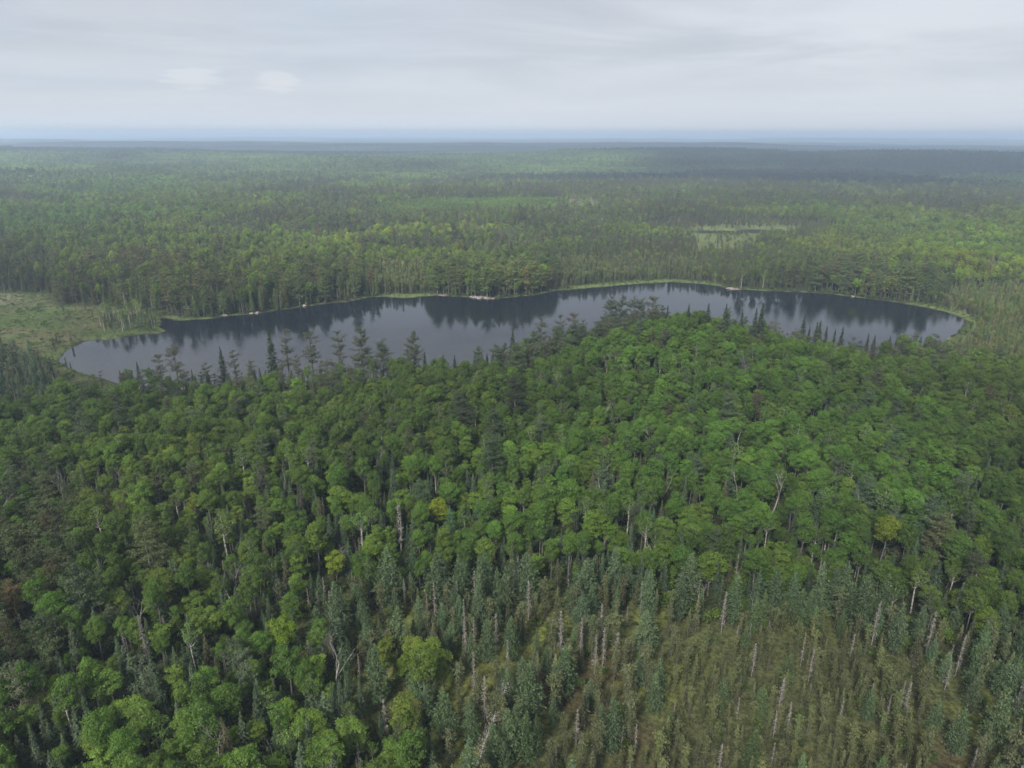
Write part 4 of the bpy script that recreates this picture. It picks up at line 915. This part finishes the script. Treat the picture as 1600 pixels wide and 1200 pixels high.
# ================================================================== fallen trunk, rocks, white log
def prop(name, me, label, cat, loc, rot=(0, 0, 0)):
    o = bpy.data.objects.new(name, me); C.objects.link(o); o.location = loc; o.rotation_euler = rot; o['label'] = label; o['category'] = cat; return o
def log_mesh(seed, L_, r, shag=90):
    rg = np.random.default_rng(seed); g = Geo()
    pts = np.stack([np.linspace(0, L_, 8), rg.normal(0, .12, 8), rg.normal(0, .05, 8)], 1); g.tube(pts, np.linspace(r, r * .3, 8), 7)
    for i in range(shag):
        s = rg.uniform(.1, 1) * L_; a = rg.uniform(-.4, 3.5); l = rg.uniform(.3, 1.3); g.tube([[s, 0, 0], [s + l * .6, math.cos(a) * l, abs(math.sin(a)) * l]], [.03, .01], 3)
    m_ = shag * 5; s = rg.uniform(.15, 1, m_) * L_; a = rg.uniform(0, 3.14, m_); l = rg.uniform(.2, 1.1, m_)
    P_ = np.stack([s + l * .6, np.cos(a) * l, np.sin(a) * l], 1); g.cards(P_, rg.normal(size=P_.shape), rg.uniform(.2, .4, m_), .3, rg, .5)
    V, F, A = g.arrays(); return mesh_np('fallen_trunk', V, [F], (M_dead,))
x0, y0 = px2g(740, 1215); x1, y1 = px2g(788, 1120)
prop('fallen_trunk', log_mesh(3, math.hypot(x1 - x0, y1 - y0) + 2, .22, 120), 'fallen grey spruce trunk, shaggy with dead twigs, lying at the bog edge', 'fallen trunk', (x0, y0, .9), (0, R_(-22), math.atan2(y1 - y0, x1 - x0)))
x0, y0 = px2g(1599, 930)
prop('white_log', log_mesh(5, 3.5, .25, 4), 'short bleached log lying bright among trees', 'log', (x0, y0, float(terr(np.array([x0]), np.array([y0]))[0]) + 7), (0, R_(-50), 2.2))
def rock_mesh(seed, r):
    rg = np.random.default_rng(seed); import bmesh
    bm = bmesh.new(); bmesh.ops.create_icosphere(bm, subdivisions=3, radius=r)
    off = rg.uniform(-5, 5, 3)
    from mathutils import noise
    for v_ in bm.verts:
        n_ = noise.noise(v_.co / r * .9 + Vector(off)); v_.co *= 1 + .45 * n_; v_.co.z *= .55; v_.co.x *= 1.35
    me = bpy.data.meshes.new('rock'); bm.to_mesh(me); bm.free(); me.materials.append(M_rock); return me
M_rock = bark_mat('pale_rock', (0.14, 0.12, 0.11), (0.26, 0.23, 0.21), 1.3)
rocks = [rock_mesh(i_, 1.0) for i_ in range(4)]
RK = [(742, 465.5, 1.5, 'widest pale boulder on the rocky far landing'), (750, 466.5, 1.9, 'pinkish flat boulder at the water on the rocky far landing'), (760, 467, 1.3, 'low boulder at the point of the rocky far landing'), (770, 468, .8, 'small rock off the tip of the rocky far landing'),
      (736, 465, 1.0, 'small rock where the rocky far landing begins'), (1141, 452, 1.5, 'pink boulder at the small far landing'), (1147, 452.5, 1.1, 'lesser pink rock beside the boulder at the small landing'), (398, 490, 1.5, 'pale shore boulder below the dark far pines'), (392, 491, 1.0, 'rounded rock next to the pale shore boulder'),
      (475, 479, 1.4, 'grey rock on the dark far shore'), (350, 494, 1.0, 'low rock near the marsh inlet shore'), (1334, 464.3, .9, 'whitish rock on the far shore under layered pines')]
for i_, (a, b, r, lab) in enumerate(RK):
    xx, yy = px2g(a, b); o = prop('rock', rocks[i_ % 4], lab, 'rock', (xx, yy + 1.2, .25), (0, 0, i_ * 1.3)); o.scale = (r, r, r); o['group'] = 'shore rocks'

# ================================================================== clouds out of view, added for their soft shade on near and far woods
def shade_cloud_mesh(seed, rx, ry, th, cmat):
    """flat-bottomed cumulus bank"""
    import bmesh
    from mathutils import noise
    rg = np.random.default_rng(seed); bm = bmesh.new()
    bmesh.ops.create_icosphere(bm, subdivisions=6, radius=1.0)
    o3 = Vector(rg.uniform(-9, 9, 3))
    for v_ in bm.verts:
        c = v_.co.copy(); q_ = Vector((c.x * rx, c.y * ry, c.z * th * 2)) / 260.0
        n_ = noise.fractal(q_ + o3, .9, 2.0, 5) * .16
        e = 1 + n_ + .10 * noise.noise(Vector((c.x * 2.2, c.y * 2.2, 0)) + o3)
        v_.co = Vector((c.x * rx * e, c.y * ry * e, (max(c.z, -.22) * th * (1 + 2.2 * n_)) if c.z > -.22 else -.22 * th + n_ * th * .35))
    me = bpy.data.meshes.new('cloud'); bm.to_mesh(me); bm.free(); me.materials.append(cmat)
    me.polygons.foreach_set('use_smooth', [True] * len(me.polygons)); return me
M_shade_cloud, t = mat('cloud_vapour')
tr = nd(t, 'ShaderNodeBsdfTranslucent', i={'Color': (.80, .80, .82, 1)}); df = nd(t, 'ShaderNodeBsdfDiffuse', i={'Color': (.75, .76, .78, 1)})
mx = nd(t, 'ShaderNodeMixShader', i={0: .72}); t.links.new(df.outputs[0], mx.inputs[1]); t.links.new(tr.outputs[0], mx.inputs[2])
o_ = nd(t, 'ShaderNodeOutputMaterial'); t.links.new(mx.outputs[0], o_.inputs[0])
M_cl = []
for clear in (.35, .3, .66, .2, .4):
    mc = M_shade_cloud.copy(); mc.name = 'thin_cloud_vapour'; t = mc.node_tree
    o_ = [n for n in t.nodes if n.type == 'OUTPUT_MATERIAL'][0]; old = o_.inputs[0].links[0].from_socket
    tp_ = nd(t, 'ShaderNodeBsdfTransparent'); mx = nd(t, 'ShaderNodeMixShader', i={0: clear ** .5}); t.links.new(old, mx.inputs[1]); t.links.new(tp_.outputs[0], mx.inputs[2]); t.links.new(mx.outputs[0], o_.inputs[0]); M_cl.append(mc)
CH = 900.0
# ground centre of the shade, half sizes
for i_, (cx, cy_, rx, ry) in enumerate(((1350, 1620, 1150, 430), (-1900, 2550, 1100, 420), (60, -130, 950, 470), (300, 4450, 3400, 850), (700, 2950, 2300, 620))):
    CH = (900, 900, 900, 1120, 1010)[i_]; off = CH / math.tan(R_(SUN_EL))
    o = bpy.data.objects.new('cloud', shade_cloud_mesh(40 + i_, rx, ry, 220, M_cl[i_])); C.objects.link(o); o['kind'] = 'structure'
    o.location = (cx + math.sin(az) * off, cy_ + math.cos(az) * off, CH)
    o['label'] = ['cloud bank over the far wood beyond the pond', 'cloud over the far wood beyond the marsh', 'thin cloud bank over the near wood', 'long cloud over the distant ridges', 'broad cloud bank before the distant ridges'][i_]
# ================================================================== haze
HD = 2.15e-4
m, t = mat('haze_air')
pv = nd(t, 'ShaderNodeVolumePrincipled'); pv.inputs['Color'].default_value = (.635, .79, 1.0, 1); pv.inputs['Density'].default_value = HD; pv.inputs['Anisotropy'].default_value = 0.2
o_ = nd(t, 'ShaderNodeOutputMaterial'); t.links.new(pv.outputs[0], o_.inputs['Volume'])
zmin = float(gz.min()) - 1.0; zmax = max(HC, float(gz.max())) + 25
B = 56000.0
v8 = [(a, b, c) for c in (zmin, zmax) for b in (-B, B) for a in (-B, B)]
me = bpy.data.meshes.new('haze'); me.from_pydata(v8, [], [(0, 2, 3, 1), (4, 5, 7, 6), (0, 1, 5, 4), (2, 6, 7, 3), (0, 4, 6, 2), (1, 3, 7, 5)]); me.materials.append(m); me.update()
hz_ = bpy.data.objects.new('haze', me); C.objects.link(hz_); hz_['kind'] = 'stuff'; hz_['label'] = 'pale blue summer haze filling the air over the forest'
print('TREES', {k: (len(a['x']), int(IND[k].sum())) for k, a in ALL.items()}, 'zmax', zmax)
